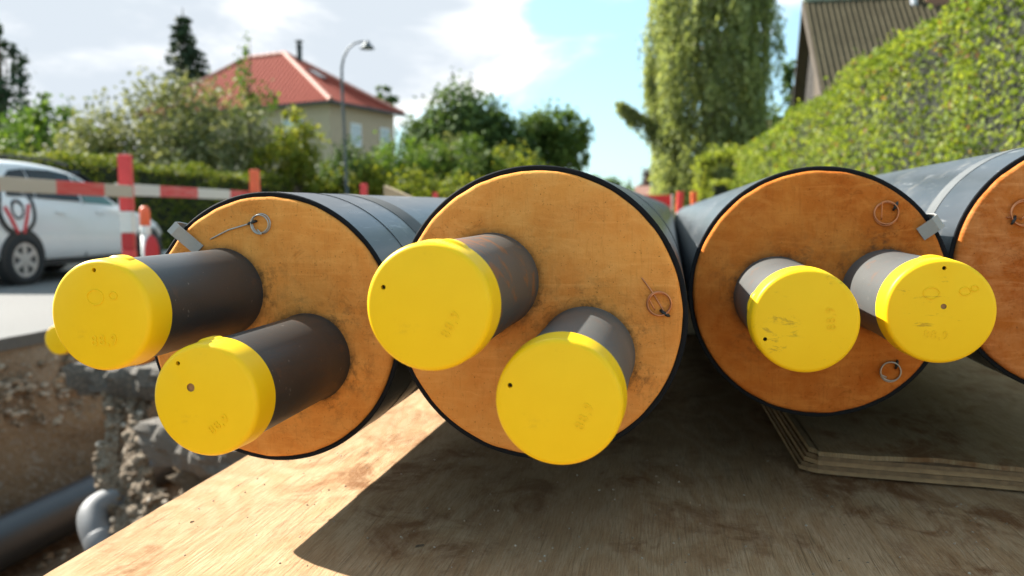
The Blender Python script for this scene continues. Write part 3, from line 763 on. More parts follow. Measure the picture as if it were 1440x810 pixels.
# pipes in the trench
mt_trp = plain("dusty_black_plastic", (.022, .024, .028), .42, 0, .3, 20)
bm = bmesh.new(); lathe(bm, [(.12, -4), (.14, -4), (.14, 2), (.14, 6), (.14, 14), (.14, 26), (.12, 26)], 64)
o = smooth_angle(mobj("trench_pipe", bm, mt_trp, loc=(-3.5, 2, -.975)), 40); tag(o, "dusty black pipe lying on the bottom of the trench", "pipe")
mt_gpvc = plain("grey_pvc", (.15, .152, .155), .6, 0, .4, 14, .1, 100)
el = empty("drain_pipe", (-2.5, 3.3, -.7), "grey plastic drain bend crossing the trench beside the plywood edge", "pipe")
bm = bmesh.new(); key = [Vector(p) for p in ((.75, -.30, -.60), (.40, -.18, -.33), (.15, -.10, -.17), (.04, -.03, -.04), (-.05, .02, .06), (-.085, .08, .115), (-.04, .17, .14), (.06, .28, .135), (.2, .42, .11))]
path = []
for i in range(1, len(key) - 2):
    for k in range(6):
        u = k / 6; a_, b0, c0, d0 = key[i - 1:i + 3]
        path.append(.5 * ((2 * b0) + (c0 - a_) * u + (2 * a_ - 5 * b0 + 4 * c0 - d0) * u * u + (3 * b0 - a_ - 3 * c0 + d0) * u ** 3))
tube(bm, path, .068, 24); mobj("bend", bm, mt_gpvc, el, True)
bm = bmesh.new(); a, b_ = Vector((.035, -.026, -.033)), Vector((-.02, .004, .03)); tube(bm, [a, a.lerp(b_, .1), a.lerp(b_, .9), b_], [.0685, .0715, .0715, .0685], 24); mobj("socket_collar", bm, mt_gpvc, el, True)
bm = bmesh.new(); a, b_ = Vector((.052, -.036, -.052)), Vector((.036, -.0265, -.034)); tube(bm, [a, b_], .0705, 24); mobj("rubber_seal", bm, mt_sleeve, el, True)

# ================================================================ BARRIERS
mt_red = plain("faded_red_plastic", (.62, .045, .045), .5, 0, .2, 14, .1, 60)
mt_redd = plain("deep_red_plastic", (.45, .012, .014), .45, 0, .15, 14)
mt_orange = plain("orange_red_plastic", (.72, .12, .04), .5, 0, .15, 14)
mt_white = plain("dirty_white_plastic", (.68, .67, .63), .55, 0, .12, 14)
def post(x, y, label, mtop, h=1.306, w=.10, tilt=(0, 0), grp="red and white barrier posts along the trench"):
    r = empty("barrier_post", (x, y, 0.012), label, "barrier post", grp, (tilt[0], tilt[1], .17))
    def seg(name, z0, z1, ww, m_):
        bm = bmesh.new(); box(bm, -ww / 2, ww / 2, -ww / 2.6, ww / 2.6, z0, z1, bev=.012); return mobj(name, bm, m_, r)
    seg("post_top", .84, h, w * 1.0, mtop); seg("white_band", .66, .839, w * 1.03, mt_white); seg("red_band", .52, .659, w * .97, mt_redd)
    seg("post_shaft", .07, .519, w, mt_red if mtop is mt_red else mtop)
    bm = bmesh.new(); box(bm, -.16, .16, -.36, .36, 0, .10, bev=.03); mobj("base_block", bm, mt_sleeve, r)
    return r
post(-4.34, 6.25, "red barrier post with a white band beside the parked white car", mt_red)
post(-4.34, 8.5, "orange barrier post showing just above the leftmost pipe, second along the trench", mt_orange)
post(-4.34, 11.96, "red barrier post top above the grey pipe, left of the pale timber stake", mt_red, 1.29)
post(-4.34, 16.1, "red barrier post top touching the outline of the largest pipe, farthest along the trench", mt_red, 1.275)
def board_mat(name, red, pale, rot, off_, period):
    mt, t, b = mat(name); o = objc(t); sp = N(t, 'ShaderNodeSeparateXYZ'); t.links.new(o, sp.inputs[0])
    fr = math_(t, 'FRACT', math_(t, 'MULTIPLY', math_(t, 'ADD', sp.outputs['Y'], off_), 1 / period))
    n = noise_(t, mapping(t, o, (60, 5, 60)), 1, 6, .65)
    k = math_(t, 'LESS_THAN', fr, .5)
    pc = mixc(t, n, tuple(x * .8 for x in pale), pale); rc = mixc(t, ramp(t, n, [(.4, 0.), (.75, .35)]), red, pale)
    t.links.new(mixc(t, k, pc, rc), b.inputs['Base Color']); setv(b, Roughness=.65); bump(t, b, n, .2, .003)
    return mt
def board(x, y0, y1, z0, z1, h, mt, label):
    bm = bmesh.new(); n = 2
    L = y1 - y0
    box(bm, -.012, .012, 0, L, -h / 2, h / 2, bev=.004)
    o = mobj("barrier_board", bm, mt, loc=(x, y0, z0)); o.rotation_euler[0] = math.atan2(z1 - z0, L)
    return tag(o, label, "barrier board", "red and white boards on the barrier posts")
board(-4.27, 3.3, 6.22, 1.035, 1.012, .098, board_mat("weathered_board", (.55, .04, .035), (.48, .41, .32), 0, .09, 1.06), "weathered tan and red barrier board in front of the parked white car")
board(-4.40, 6.2, 8.45, 1.035, 1.035, .098, board_mat("painted_board", (.55, .035, .035), (.60, .59, .54), 0, .65, 1.25), "cleaner white and red barrier board between the red post and the orange post")
# orange marker by the car
mk = empty("marker_post", (-5.62, 8.4, 0.012), "small orange marker with a round head standing in front of the white car's bonnet", "traffic marker", rot=(0, 0, .3))
bm = bmesh.new(); lathe(bm, [(0, .92), (.03, .915), (.05, .89), (.055, .85), (.055, .71), (.05, .70), (0, .70)], 24, 'z'); mobj("marker_head", bm, mt_orange, mk, True)
bm = bmesh.new(); lathe(bm, [(.052, .60), (.055, .61), (.055, .695), (.052, .699)], 24, 'z'); mobj("white_band", bm, mt_white, mk, True)
bm = bmesh.new(); lathe(bm, [(0, .599), (.05, .597), (.052, .1), (0, .1)], 24, 'z'); mobj("marker_shaft", bm, mt_white, mk, True)
bm = bmesh.new(); lathe(bm, [(0, -.02), (.05, -.018), (.075, -.01), (.075, .01), (.05, .018), (0, .02)], 32, 'y', mtx=Matrix.Translation((.075, -.06, .40)) @ Matrix.Diagonal((1, 1, 2.6, 1)) ); mobj("reflector", bm, mt_redd, mk, True)
bm = bmesh.new(); lathe(bm, [(0, .0), (.18, 0), (.18, .05), (.06, .10), (0, .10)], 24, 'z'); mobj("base_block", bm, mt_sleeve, mk)
# farther barriers on the right, where the pipes end
post(.47, 18.0, "red and white barrier post on the dirt where the pipes end", mt_red, 1.29, .13, (.0, .05), "distant barrier posts near the hedge")
post(.86, 18.4, "orange barrier post standing against the yellow-green hedge", mt_orange, 1.30, .13, (0, -.02), "distant barrier posts near the hedge")
r = empty("barrier_fence", (0.0, 18.2, 0), "red plastic barrier panel in the distance behind the largest pipe", "barrier", rot=(0, 0, .1))
for z0, z1 in ((.58, .77), (.78, .98), (1.0, 1.24)):
    bm = bmesh.new(); box(bm, -.56, .34, -.02, .02, z0, z1, bev=.01); mobj("panel_board", bm, mt_red if z0 < .9 else mt_redd, r)
for x in (-.58, .36):
    bm = bmesh.new(); box(bm, x - .02, x + .02, -.025, .025, 0, 1.25, bev=.005); mobj("panel_leg", bm, mt_white, r)
bm = bmesh.new()
rr = bmesh.ops.create_icosphere(bm, subdivisions=5, radius=1)
for v in rr['verts']:
    k = 1 + .22 * mnoise.fractal(v.co * 2.2, 1, 2, 4); v.co = Vector((v.co.x * 1.1 * k, v.co.y * 1.6 * k, max(-.1, v.co.z * .62 * k)))
mt_sand = plain("pale_sand", (.40, .34, .26), .95, 0, .2, 6, .8, 40)
tag(mobj("sand_heap", bm, mt_sand, smooth=True, loc=(.1, 13.5, 0)), "pale heap of sand between the pipes and the distant barriers", "sand")

# ================================================================ CAR
mt_paint, t, b = mat("white_car_paint"); o = objc(t)
n1 = noise_(t, o, 3, 4, .6); t.links.new(mixc(t, n1, (.60, .60, .59), (.68, .68, .67)), b.inputs['Base Color']); setv(b, Roughness=.32); b.inputs['Coat Weight'].default_value = .6; b.inputs['Coat Roughness'].default_value = .08
mt_glass = plain("dark_car_glass", (.012, .016, .018), .12, 0, .1, spec=.25); mt_glassg = plain("green_tinted_glass", (.05, .11, .085), .08, 0, .2)
mt_black = plain("black_trim_and_shade", (.015, .015, .015), .55); mt_tyre = plain("tyre_rubber", (.018, .018, .018), .85, 0, .2, 60, .3, 200)
mt_rim = plain("silver_wheel", (.42, .42, .42), .35, .6, .1); mt_lamp = plain("clear_lamp", (.6, .6, .6), .1, .2, .1)
mt_logo_k = plain("black_vinyl", (.012, .012, .015), .4); mt_logo_r = plain("red_vinyl", (.55, .02, .03), .4); mt_logo_w = plain("white_vinyl", (.72, .72, .71), .4)
car = empty("parked_car", (-8.25, 8.0, .012), "white compact people carrier with a ringed red emblem, parked along the far kerb", "car")
# local: +y forward, +x right side (towards the viewer). stations (y, halfwidth, zbottom, zbelt, zroof, half roof width)
ST = [(0.0, .70, .42, .86, .90, .60), (.04, .78, .30, .95, 1.20, .62), (.16, .82, .25, 1.0, 1.42, .60), (.40, .845, .22, 1.01, 1.49, .58), (.9, .85, .19, 1.0, 1.515, .58), (1.5, .85, .18, .98, 1.50, .58),
      (2.0, .85, .18, .955, 1.42, .575), (2.35, .85, .18, .93, 1.24, .59), (2.66, .85, .18, .905, 1.02, .62), (2.8, .845, .18, .89, .945, .64), (3.1, .835, .19, .84, .885, .66), (3.45, .80, .20, .74, .78, .64), (3.7, .70, .24, .62, .65, .56), (3.84, .52, .30, .5, .53, .40), (3.88, .36, .36, .44, .47, .28)]
def ssec(i):
    y, w, zb, zl, zr, wr = ST[i]
    return [(0, zb), (w * .72, zb), (w * .95, zb + .05), (w, zb + (zl - zb) * .35), (w * 1.0, zb + (zl - zb) * .68), (w * .975, zl - .03), (w * .955, zl + .005), (w * .955 + (wr - w * .955) * .5, zl + (zr - zl) * .52), (wr + .03, zr - (zr - zl) * .13), (wr - .08, zr - .012 * (zr > 1)), (wr * .5, zr + .012), (0, zr + .018)]
bm = bmesh.new(); rows = []
for i in range(len(ST)):
    pr = ssec(i); y = ST[i][0]
    rows.append([bm.verts.new((x, y, z_)) for x, z_ in pr] + [bm.verts.new((-x, y, z_)) for x, z_ in pr[-2:0:-1]])
for a, b_ in zip(rows, rows[1:]):
    n = len(a)
    for k in range(n): bm.faces.new((a[k], a[(k + 1) % n], b_[(k + 1) % n], b_[k]))
bm.faces.new(rows[0]); bm.faces.new(rows[-1][::-1]); bmesh.ops.recalc_face_normals(bm, faces=bm.faces[:])
body = mobj("body", bm, mt_paint, car, True)
sm = body.modifiers.new("s", 'SUBSURF'); sm.levels = 1; sm.render_levels = 2
def interp_st(y):
    for i in range(len(ST) - 1):
        if ST[i][0] <= y <= ST[i + 1][0]:
            u = (y - ST[i][0]) / (ST[i + 1][0] - ST[i][0]); return [ST[i][k] + (ST[i + 1][k] - ST[i][k]) * u for k in range(6)]
def side(y, z_, off_=.0):
    _, w, zb, zl, zr, wr = interp_st(y)
    pts = [(w * .95, zb + .05), (w, zb + (zl - zb) * .35), (w, zb + (zl - zb) * .68), (w * .965, zl), (w * .955 + (wr - w * .955) * .5, zl + (zr - zl) * .52), (wr + .03, zr - (zr - zl) * .13)]
    for (x0, a0), (x1, a1) in zip(pts, pts[1:]):
        if a0 <= z_ <= a1: return x0 + (x1 - x0) * (z_ - a0) / (a1 - a0) + off_
    return (pts[0][0] if z_ < pts[0][1] else pts[-1][0]) + off_
def side_patch(name, poly, mt, off_=.012, parent=car, sgn=1):
    """polygon given as (y, z) draped over the car's flank"""
    bm = bmesh.new(); vs = [bm.verts.new((sgn * side(y, z_, off_), y, z_)) for y, z_ in poly]
    f = bm.faces.new(vs); r = bmesh.ops.extrude_face_region(bm, geom=[f])
    for v in [q for q in r['geom'] if isinstance(q, bmesh.types.BMVert)]: v.co.x -= sgn * .03
    bmesh.ops.recalc_face_normals(bm, faces=bm.faces[:])
    return mobj(name, bm, mt, parent)
for sgn in (1, -1):
    side_patch("window", [(.50, 1.06), (.95, 1.045), (.95, 1.40), (.72, 1.37), (.56, 1.26)], mt_glass, sgn=sgn)
    side_patch("window", [(.99, 1.045), (1.76, 1.01), (1.76, 1.37), (1.4, 1.405), (.99, 1.40)], mt_glass, sgn=sgn)
    side_patch("window", [(1.82, 1.0), (2.50, .965), (2.36, 1.09), (2.1, 1.25), (1.82, 1.35)], mt_glassg, sgn=sgn)
    side_patch("door_seam", [(1.785, .30), (1.797, .30), (1.797, 1.0), (1.785, 1.0)], mt_black, .006, sgn=sgn)
    side_patch("door_seam", [(2.62, .32), (2.632, .32), (2.60, .9), (2.588, .9)], mt_black, .006, sgn=sgn)
    side_patch("sill_trim", [(1.0, .23), (2.75, .23), (2.75, .29), (1.0, .29)], mt_black, .008, sgn=sgn)
    for y in (1.25, 2.0): side_patch("door_handle", [(y, .86), (y + .17, .855), (y + .17, .88), (y, .885)], mt_paint, .03, sgn=sgn)
    bm = bmesh.new(); tube(bm, [(sgn * .60, .35, 1.49), (sgn * .60, .5, 1.535), (sgn * .60, 1.5, 1.545), (sgn * .59, 1.8, 1.49)], .016, 10); mobj("roof_rail", bm, mt_black, car, True)
    bm = bmesh.new(); box(bm, sgn * .98 - .10, sgn * .98 + .08, 2.40, 2.50, .93, 1.06, bev=.03); mobj("wing_mirror", bm, mt_paint, car)
    side_patch("headlight", [(3.35, .62), (3.68, .55), (3.68, .60), (3.42, .72)], mt_lamp, .012, sgn=sgn)
bm = bmesh.new()   # windscreen
vs = [bm.verts.new(p) for p in ((-.55, 2.08, 1.40), (.55, 2.08, 1.40), (.63, 2.72, 1.0), (-.63, 2.72, 1.0))]; f = bm.faces.new(vs)
r_ = bmesh.ops.extrude_face_region(bm, geom=[f]); bmesh.ops.translate(bm, verts=[q for q in r_['geom'] if isinstance(q, bmesh.types.BMVert)], vec=(0, .02, .035)); bmesh.ops.recalc_face_normals(bm, faces=bm.faces[:])
mobj("windscreen", bm, mt_glass, car)
for (y, sg) in ((.67, 1), (3.12, 1), (.67, -1), (3.12, -1)):
    bm = bmesh.new(); lathe(bm, [(0, .0), (.345, .0), (.345, .02), (.33, .03), (0, .03)], 40, 'x', mtx=Matrix.Translation((sg * .828 - (.0 if sg > 0 else .03), y, .33))); mobj("wheel_arch_shade", bm, mt_black, car)  # black disc on the flank stands in for the shade of the wheel well
    wh = bpy.data.objects.new("wheel", None); link(wh, car); wh.location = (sg * .775, y, .300)
    bm = bmesh.new(); lathe(bm, [(.20, -.09), (.29, -.10), (.30, -.07), (.30, .07), (.285, .095), (.21, .098), (.20, .06)], 48, 'x'); mobj("tyre", bm, mt_tyre, wh, True)
    bm = bmesh.new(); lathe(bm, [(.205, .06), (.205, .088), (.17, .085), (.165, .05), (0, .04)], 40, 'x')
    for k in range(6):
        q = Matrix.Rotation(k * PI / 3, 4, 'X'); box(bm, .045, .085, -.038, .038, .03, .18, q, .01)
    lathe(bm, [(.05, .04), (.05, .09), (0, .095)], 20, 'x')
    if sg < 0: bmesh.ops.rotate(bm, verts=bm.verts[:], cent=(0, 0, 0), matrix=Matrix.Rotation(PI, 3, 'Z'))
    mobj("wheel_rim", bm, mt_rim, wh)
# emblem on the rear flank: a white disc, black outline, black ring and two red strokes
def flank_strip(name, pts, width, mt, off_):
    bm = bmesh.new(); prev = None; n = len(pts)
    for i, (y, z_) in enumerate(pts):
        a = pts[max(0, i - 1)]; c_ = pts[min(n - 1, i + 1)]; d = Vector((c_[0] - a[0], c_[1] - a[1])).normalized(); nn = Vector((-d.y, d.x)) * width / 2
        cur = [bm.verts.new((side(y + s * nn.x, z_ + s * nn.y, off_ - k), y + s * nn.x, z_ + s * nn.y)) for s, k in ((-1, .02), (-1, 0), (1, 0), (1, .02))]
        if prev:
            for k in range(3): bm.faces.new((prev[k], prev[k + 1], cur[k + 1], cur[k]))
        prev = cur
    bmesh.ops.recalc_face_normals(bm, faces=bm.faces[:]); return mobj(name, bm, mt, car)
ec = (.60, .90)
outl = [(ec[0] + .262 * math.sin(a) * (1 - .12 * math.cos(a)), ec[1] + .30 * math.cos(a) + .02) for a in [2 * PI * k / 48 for k in range(49)]]
bm = bmesh.new()
dv = [bm.verts.new((side(y, z_, .016), y, z_)) for y, z_ in outl[:-1]]; cvv = bm.verts.new((side(*ec, .018), *ec))
for k in range(48): bm.faces.new((dv[k], dv[(k + 1) % 48], cvv))
bmesh.ops.recalc_face_normals(bm, faces=bm.faces[:]); mobj("emblem_disc", bm, mt_logo_w, car)
flank_strip("emblem_outline", outl, .052, mt_logo_k, .022)
flank_strip("emblem_ring", [(ec[0] + .005 + .085 * math.sin(a), ec[1] + .0 + .105 * math.cos(a)) for a in [2 * PI * k / 32 for k in range(33)]], .026, mt_logo_k, .024)
flank_strip("emblem_stroke", [(.415, .93), (.50, .76), (.575, .62)], .042, mt_logo_r, .027)
flank_strip("emblem_stroke", [(.785, .96), (.73, .80), (.665, .62)], .042, mt_logo_r, .027)

# ================================================================ FOLIAGE
def leaf_quads(P, size, up_bias=.0, out=None, out_bias=0., aspect=.55, droop=0.):
    n = len(P); d = rng.normal(size=(n, 3))
    if out is not None: d += out * out_bias
    d[:, 2] += up_bias; d /= np.linalg.norm(d, axis=1)[:, None]
    a = rng.normal(size=(n, 3)); a[:, 2] -= droop
    a -= (a * d).sum(1)[:, None] * d; a /= np.linalg.norm(a, axis=1)[:, None]; c = np.cross(d, a)
    s = (size * rng.uniform(.65, 1.35, n))[:, None]
    V = np.empty((n, 4, 3)); V[:, 0] = P - a * s * .5; V[:, 1] = P + c * s * aspect * .5 + d * s * .08; V[:, 2] = P + a * s * .5; V[:, 3] = P - c * s * aspect * .5 + d * s * .08
    return V
def crown_points(blobs, n, clump=.16, per=45):
    vols = np.array([b[3] * b[4] * b[5] for b in blobs]) ** .75; vols /= vols.sum(); out = []; nor = []
    for b, f in zip(blobs, vols):
        k = max(30, int(n * f)); nc = max(4, k // per)
        u = rng.normal(size=(nc, 3)); u /= np.linalg.norm(u, axis=1)[:, None]
        rad = rng.uniform(.45, 1.0, nc) ** .55
        cc = u * rad[:, None]
        idx = rng.integers(0, nc, k); sc = clump * rng.uniform(.6, 1.5, nc)
        q = cc[idx] + rng.normal(size=(k, 3)) * sc[idx][:, None]
        out.append(q * np.array(b[3:6]) + np.array(b[:3])); nor.append(u[idx])
    return np.concatenate(out), np.concatenate(nor)
mt_bark = plain("bark", (.10, .075, .05), .9, 0, .3, 12, .6, 30)
mt_barkb = plain("pale_bark", (.30, .28, .25), .85, 0, .4, 8, .4, 30)
L_dark = leafmat("leaf_dark", (.028, .052, .018), (.065, .11, .032), (.13, .19, .06), .9, .25)
L_mid = leafmat("leaf_mid", (.03, .055, .014), (.07, .12, .025), (.14, .19, .04), .8, .35)
L_bright = leafmat("leaf_bright", (.035, .07, .013), (.07, .13, .022), (.15, .21, .04), .9, .4)
L_yel = leafmat("leaf_yellow_green", (.06, .09, .014), (.14, .175, .024), (.30, .29, .04), .9, .4)
L_grey = leafmat("leaf_grey_green", (.055, .068, .03), (.125, .14, .06), (.27, .27, .15), .9, .3)
L_conif = leafmat("needle_dark", (.014, .028, .016), (.032, .058, .030), (.06, .095, .045), 1.2, .12)
L_will = leafmat("leaf_hanging", (.10, .125, .05), (.205, .245, .10), (.40, .43, .21), .7, .45)
L_red = leafmat("leaf_copper", (.02, .01, .01), (.05, .022, .02), (.09, .04, .03), .9, .2)
L_hedge = leafmat("leaf_hedge", (.045, .075, .012), (.13, .18, .025), (.27, .30, .055), 3.2, .45, .5, brown=(.20, .12, .06))
L_hedgef = leafmat("leaf_hedge_far", (.09, .125, .02), (.21, .26, .04), (.38, .40, .08), 1.4, .42, .4)
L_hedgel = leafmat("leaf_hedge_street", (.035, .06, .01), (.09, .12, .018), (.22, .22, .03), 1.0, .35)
mt_core = plain("hedge_core_shade", (.010, .013, .005), .95, 0, .4, 20, .5, 40)  # shade of the hedge interior put into a near-black fill
def tree(name, x, y, blobs, n, leaf, mt, label, cat="tree", trunk=(.12, None), group=None, bark=mt_bark, z0=.06, up=.35, aspect=.6, clump=.16, limbs=5):
    r = empty(name, (x, y, z0), label, cat, group)
    P, nn = crown_points(blobs, n, clump)
    top_z = max(b[2] + b[5] * .4 for b in blobs)
    cx = sum(b[0] for b in blobs) / len(blobs); cy = sum(b[1] for b in blobs) / len(blobs)
    bm = bmesh.new()
    tr = trunk[0]; ht = trunk[1] or top_z
    tube(bm, [(0, 0, 0), (cx * .1, cy * .1, ht * .12), (cx * .35, cy * .35, ht * .45), (cx * .8, cy * .8, ht * .8), (cx, cy, ht)], [tr * 1.35, tr, tr * .8, tr * .5, tr * .15], 10)
    for k in range(limbs):
        b_ = blobs[k % len(blobs)]; zst = ht * random.uniform(.25, .6); tgt = Vector((b_[0] + random.uniform(-.6, .6) * b_[3], b_[1] + random.uniform(-.6, .6) * b_[4], b_[2] + random.uniform(-.2, .6) * b_[5]))
        st_ = Vector((cx * .3, cy * .3, zst)); md = st_.lerp(tgt, .5) + Vector((0, 0, .08 * ht))
        tube(bm, [st_, md, tgt], [tr * .5, tr * .32, tr * .1], 7)
    mobj("trunk", bm, bark, r, True)
    quads("crown", leaf_quads(P, leaf, up, nn, .9, aspect), mt, r)
    return r
def conifer(x, y, h, rad, n, label, mt=L_conif, z0=.06, group=None, lowest=.12, name="spruce_tree"):
    r = empty(name, (x, y, z0), label, "tree", group)
    bm = bmesh.new(); tube(bm, [(0, 0, 0), (0, 0, h * .5), (0, 0, h * .93), (0, 0, h * 1.02)], [h * .022, h * .014, h * .004, h * .0015], 9)
    P = []; D = []
    tiers = int(14 + h)
    for i in range(tiers):
        u = lowest + (1 - lowest) * (i / tiers); L = rad * (1 - u) ** .85 + .05
        nb = 7 + int(6 * (1 - u))
        for k in range(nb):
            a = random.uniform(0, 2 * PI); LL = L * random.uniform(.65, 1.15); dz = -LL * random.uniform(.15, .4)
            tube(bm, [(0, 0, h * u), (LL * .9 * math.cos(a), LL * .9 * math.sin(a), h * u + dz)], [h * .004, h * .001], 4, False)
            m_ = int(n / tiers / nb * (.5 + 1.2 * (1 - u)))
            tt = rng.uniform(.1, 1, m_) ** .7
            Q = np.stack([tt * LL * math.cos(a), tt * LL * math.sin(a), h * u + dz * tt ** 1.3], 1) + rng.normal(size=(m_, 3)) * np.array([.06, .06, .05]) * (h / 9)
            P.append(Q); D.append(np.tile([math.cos(a) * .5, math.sin(a) * .5, .7], (m_, 1)))
    mobj("trunk", bm, mt_bark, r)
    quads("crown", leaf_quads(np.concatenate(P), .22 * h / 9, .2, np.concatenate(D), .8, .35, .4), mt, r)
    return r
def hedge(name, label, x0, x1, y0, y1, h, secs, mt, core_in=.22, wav=.05, z0=.05):
    """clipped hedge; secs = [(ya, yb, leaves per m2, leaf size)]"""
    r = empty(name, ((x0 + x1) / 2, y0, z0), label, "hedge")
    ox, oy = (x0 + x1) / 2, y0; Ps = []; Ns = []; V = []
    hw = (x1 - x0) / 2
    for (ya, yb, dens, ls) in secs:
        per = 2 * h + 2 * hw; n = int(dens * (yb - ya) * per)
        s = rng.uniform(0, per, n); yv = rng.uniform(ya, yb, n)
        dep = np.abs(rng.normal(0, .075, n)) - .03
        wob = wav * np.sin(yv * 1.7 + 1) + wav * .6 * np.sin(yv * 4.1) + rng.normal(0, .012, n)
        X = np.where(s < h, -hw, np.where(s < h + 2 * hw, -hw + (s - h), hw)); Z = np.where(s < h, s, np.where(s < h + 2 * hw, h, h - (s - h - 2 * hw)))
        nx = np.where(s < h, -1., np.where(s < h + 2 * hw, 0., 1.)); nz = np.where((s >= h) & (s < h + 2 * hw), 1., 0.)
        # rounded shoulders and slight batter
        edge = np.clip((Z - (h - .25)) / .25, 0, 1) * (nx != 0); X = X - np.sign(X) * (edge ** 2 * .13 + .10 * (Z / h)) * (nx != 0)
        e2 = np.clip((np.abs(X) - (hw - .25)) / .25, 0, 1) * (nz > 0); Z = Z - e2 ** 2 * .10
        P = np.stack([X - nx * dep + nx * wob, yv - oy, Z - nz * dep + wob * nz], 1); N_ = np.stack([nx, np.zeros(n), nz], 1)
        hol = np.sin(yv * 9.3 + 2.6 * np.sin(Z * 7.1)) * np.sin(Z * 11.7 + 2.2 * np.sin(yv * 5.3)) + .5 * np.sin(yv * 23 + Z * 17)
        keep = (hol > -.55) | (rng.uniform(size=n) < .25)
        sh = (rng.uniform(size=n) < .02)[:, None] * N_ * rng.uniform(.04, .16, n)[:, None]
        P = (P + sh)[keep]; N_ = N_[keep]
        V.append(leaf_quads(P, ls, .25, N_, 1.0, .62))
    quads("foliage", np.concatenate(V), mt, r)
    bm = bmesh.new(); box(bm, -hw + core_in * .55 + .1, hw - core_in * .55 - .1, .05, y1 - y0 - .05, 0, h - core_in * .6)  # solid box added behind the leaves to block light, standing for the branch mass
    mobj("branch_shade_core", bm, mt_core, r)
    return r
hedge("clipped_hedge", "tall clipped yellow-green hedge rising along the right side of the pipes", 1.66, 2.9, 1.2, 18.5, 2.06, [(1.2, 2.6, 500, .05), (2.6, 6.5, 1900, .036), (6.5, 11, 1150, .047), (11, 18.5, 650, .07)], L_hedge)
hedge("clipped_hedge", "pale narrow hedge beyond the garden gateway in front of the tall hanging tree", 1.45, 2.3, 24.5, 38, 1.75, [(24.5, 38, 260, .12)], L_hedgef)
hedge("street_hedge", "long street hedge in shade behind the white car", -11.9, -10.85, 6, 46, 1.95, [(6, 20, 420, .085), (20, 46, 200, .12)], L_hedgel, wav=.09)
# arch over a gateway in the hedge
r = empty("hedge_arch", (1.75, 20.6, .05), "rounded hedge arch over a dark gateway at the far end of the right-hand hedge", "hedge")
V = []
for k in range(5200):
    pass
a = rng.uniform(0, 1, 7000); X = np.where(a < .36, -.62, np.where(a < .64, (a - .5) / .14 * .62, .62)); Z = np.where(a < .36, a / .36 * 2.05, np.where(a < .64, 2.2 - .16 * ((a - .5) / .14) ** 2, (1 - a) / .36 * 2.05))
P = np.stack([X, rng.uniform(-.35, .35, 7000), Z], 1) + rng.normal(0, .10, (7000, 3))
quads("foliage", leaf_quads(P, .085, .3), L_hedgef, r)
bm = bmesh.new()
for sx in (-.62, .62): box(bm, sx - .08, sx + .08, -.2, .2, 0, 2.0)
box(bm, -.7, .7, -.2, .2, 2.003, 2.12); mobj("branch_shade_core", bm, mt_core, r)  # same dark fill added inside the arch

# tall tree with hanging twigs
r = empty("hanging_tree", (1.75, 27.5, .05), "tall narrow tree with hanging pale green twigs at the end of the right-hand hedge", "tree")
bm = bmesh.new(); tube(bm, [(0, 0, 0), (-.1, 0, 2), (.05, 0, 5), (0, 0, 9), (0, 0, 12)], [.32, .26, .2, .12, .03], 12)
Ps = []; H = 12.2
def strand(x, y, z_, L, n):
    tt = rng.uniform(0, 1, n); sx = rng.normal(0, .05); sy = rng.normal(0, .05)
    return np.stack([x + sx * tt + rng.normal(0, .045, n), y + sy * tt + rng.normal(0, .045, n), z_ - L * tt], 1)
for i in range(3400):
    zt = random.uniform(1.5, H); u = zt / H
    rad = 1.93 * (1 if u < .62 else max(.15, 1 - ((u - .62) / .4) ** 1.6)) * (.80 if u < .16 else 1)
    a_ = random.uniform(0, 2 * PI); lump = 1 + .34 * mnoise.noise(Vector((math.cos(a_) * 2.2, math.sin(a_) * 2.2, zt * .9)))
    rr = rad * lump * random.uniform(.3, 1) ** .5
    Ps.append(strand(rr * math.cos(a_), rr * math.sin(a_), zt, random.uniform(.6, 2.2) * (.6 if u < .2 else 1), 24))
for i in range(36):
    zt = random.uniform(1.5, 10); a_ = random.uniform(0, 2 * PI); tube(bm, [(0, 0, zt - .6), (.9 * math.cos(a_), .9 * math.sin(a_), zt + .3), (1.6 * math.cos(a_), 1.6 * math.sin(a_), zt)], [.06, .035, .01], 6, False)
tube(bm, [(-.2, -.2, 2.6), (-1.0, -.3, 3.5), (-2.1, -.4, 3.95), (-2.9, -.45, 4.25)], [.09, .06, .035, .01], 7)
for i in range(190):
    u = random.uniform(.1, 1); b0 = Vector((-.6, -.3, 3.0)).lerp(Vector((-2.95, -.45, 4.3)), u)
    Ps.append(strand(b0.x, b0.y + random.uniform(-.3, .3), b0.z + .1, random.uniform(.3, 1.25) * (1.15 - u * .8), 20))
for i in range(60):
    b0 = Vector((-1.95, random.uniform(-.4, .4), 6.2 - random.random() * 1.2)); Ps.append(strand(b0.x + random.uniform(-.15, .3), b0.y, b0.z, random.uniform(.5, 1.5), 18))
mobj("trunk", bm, mt_barkb, r, True)
P = np.concatenate(Ps); quads("crown", leaf_quads(P, .19, .1, None, 0, .34, 3.5), L_will, r)
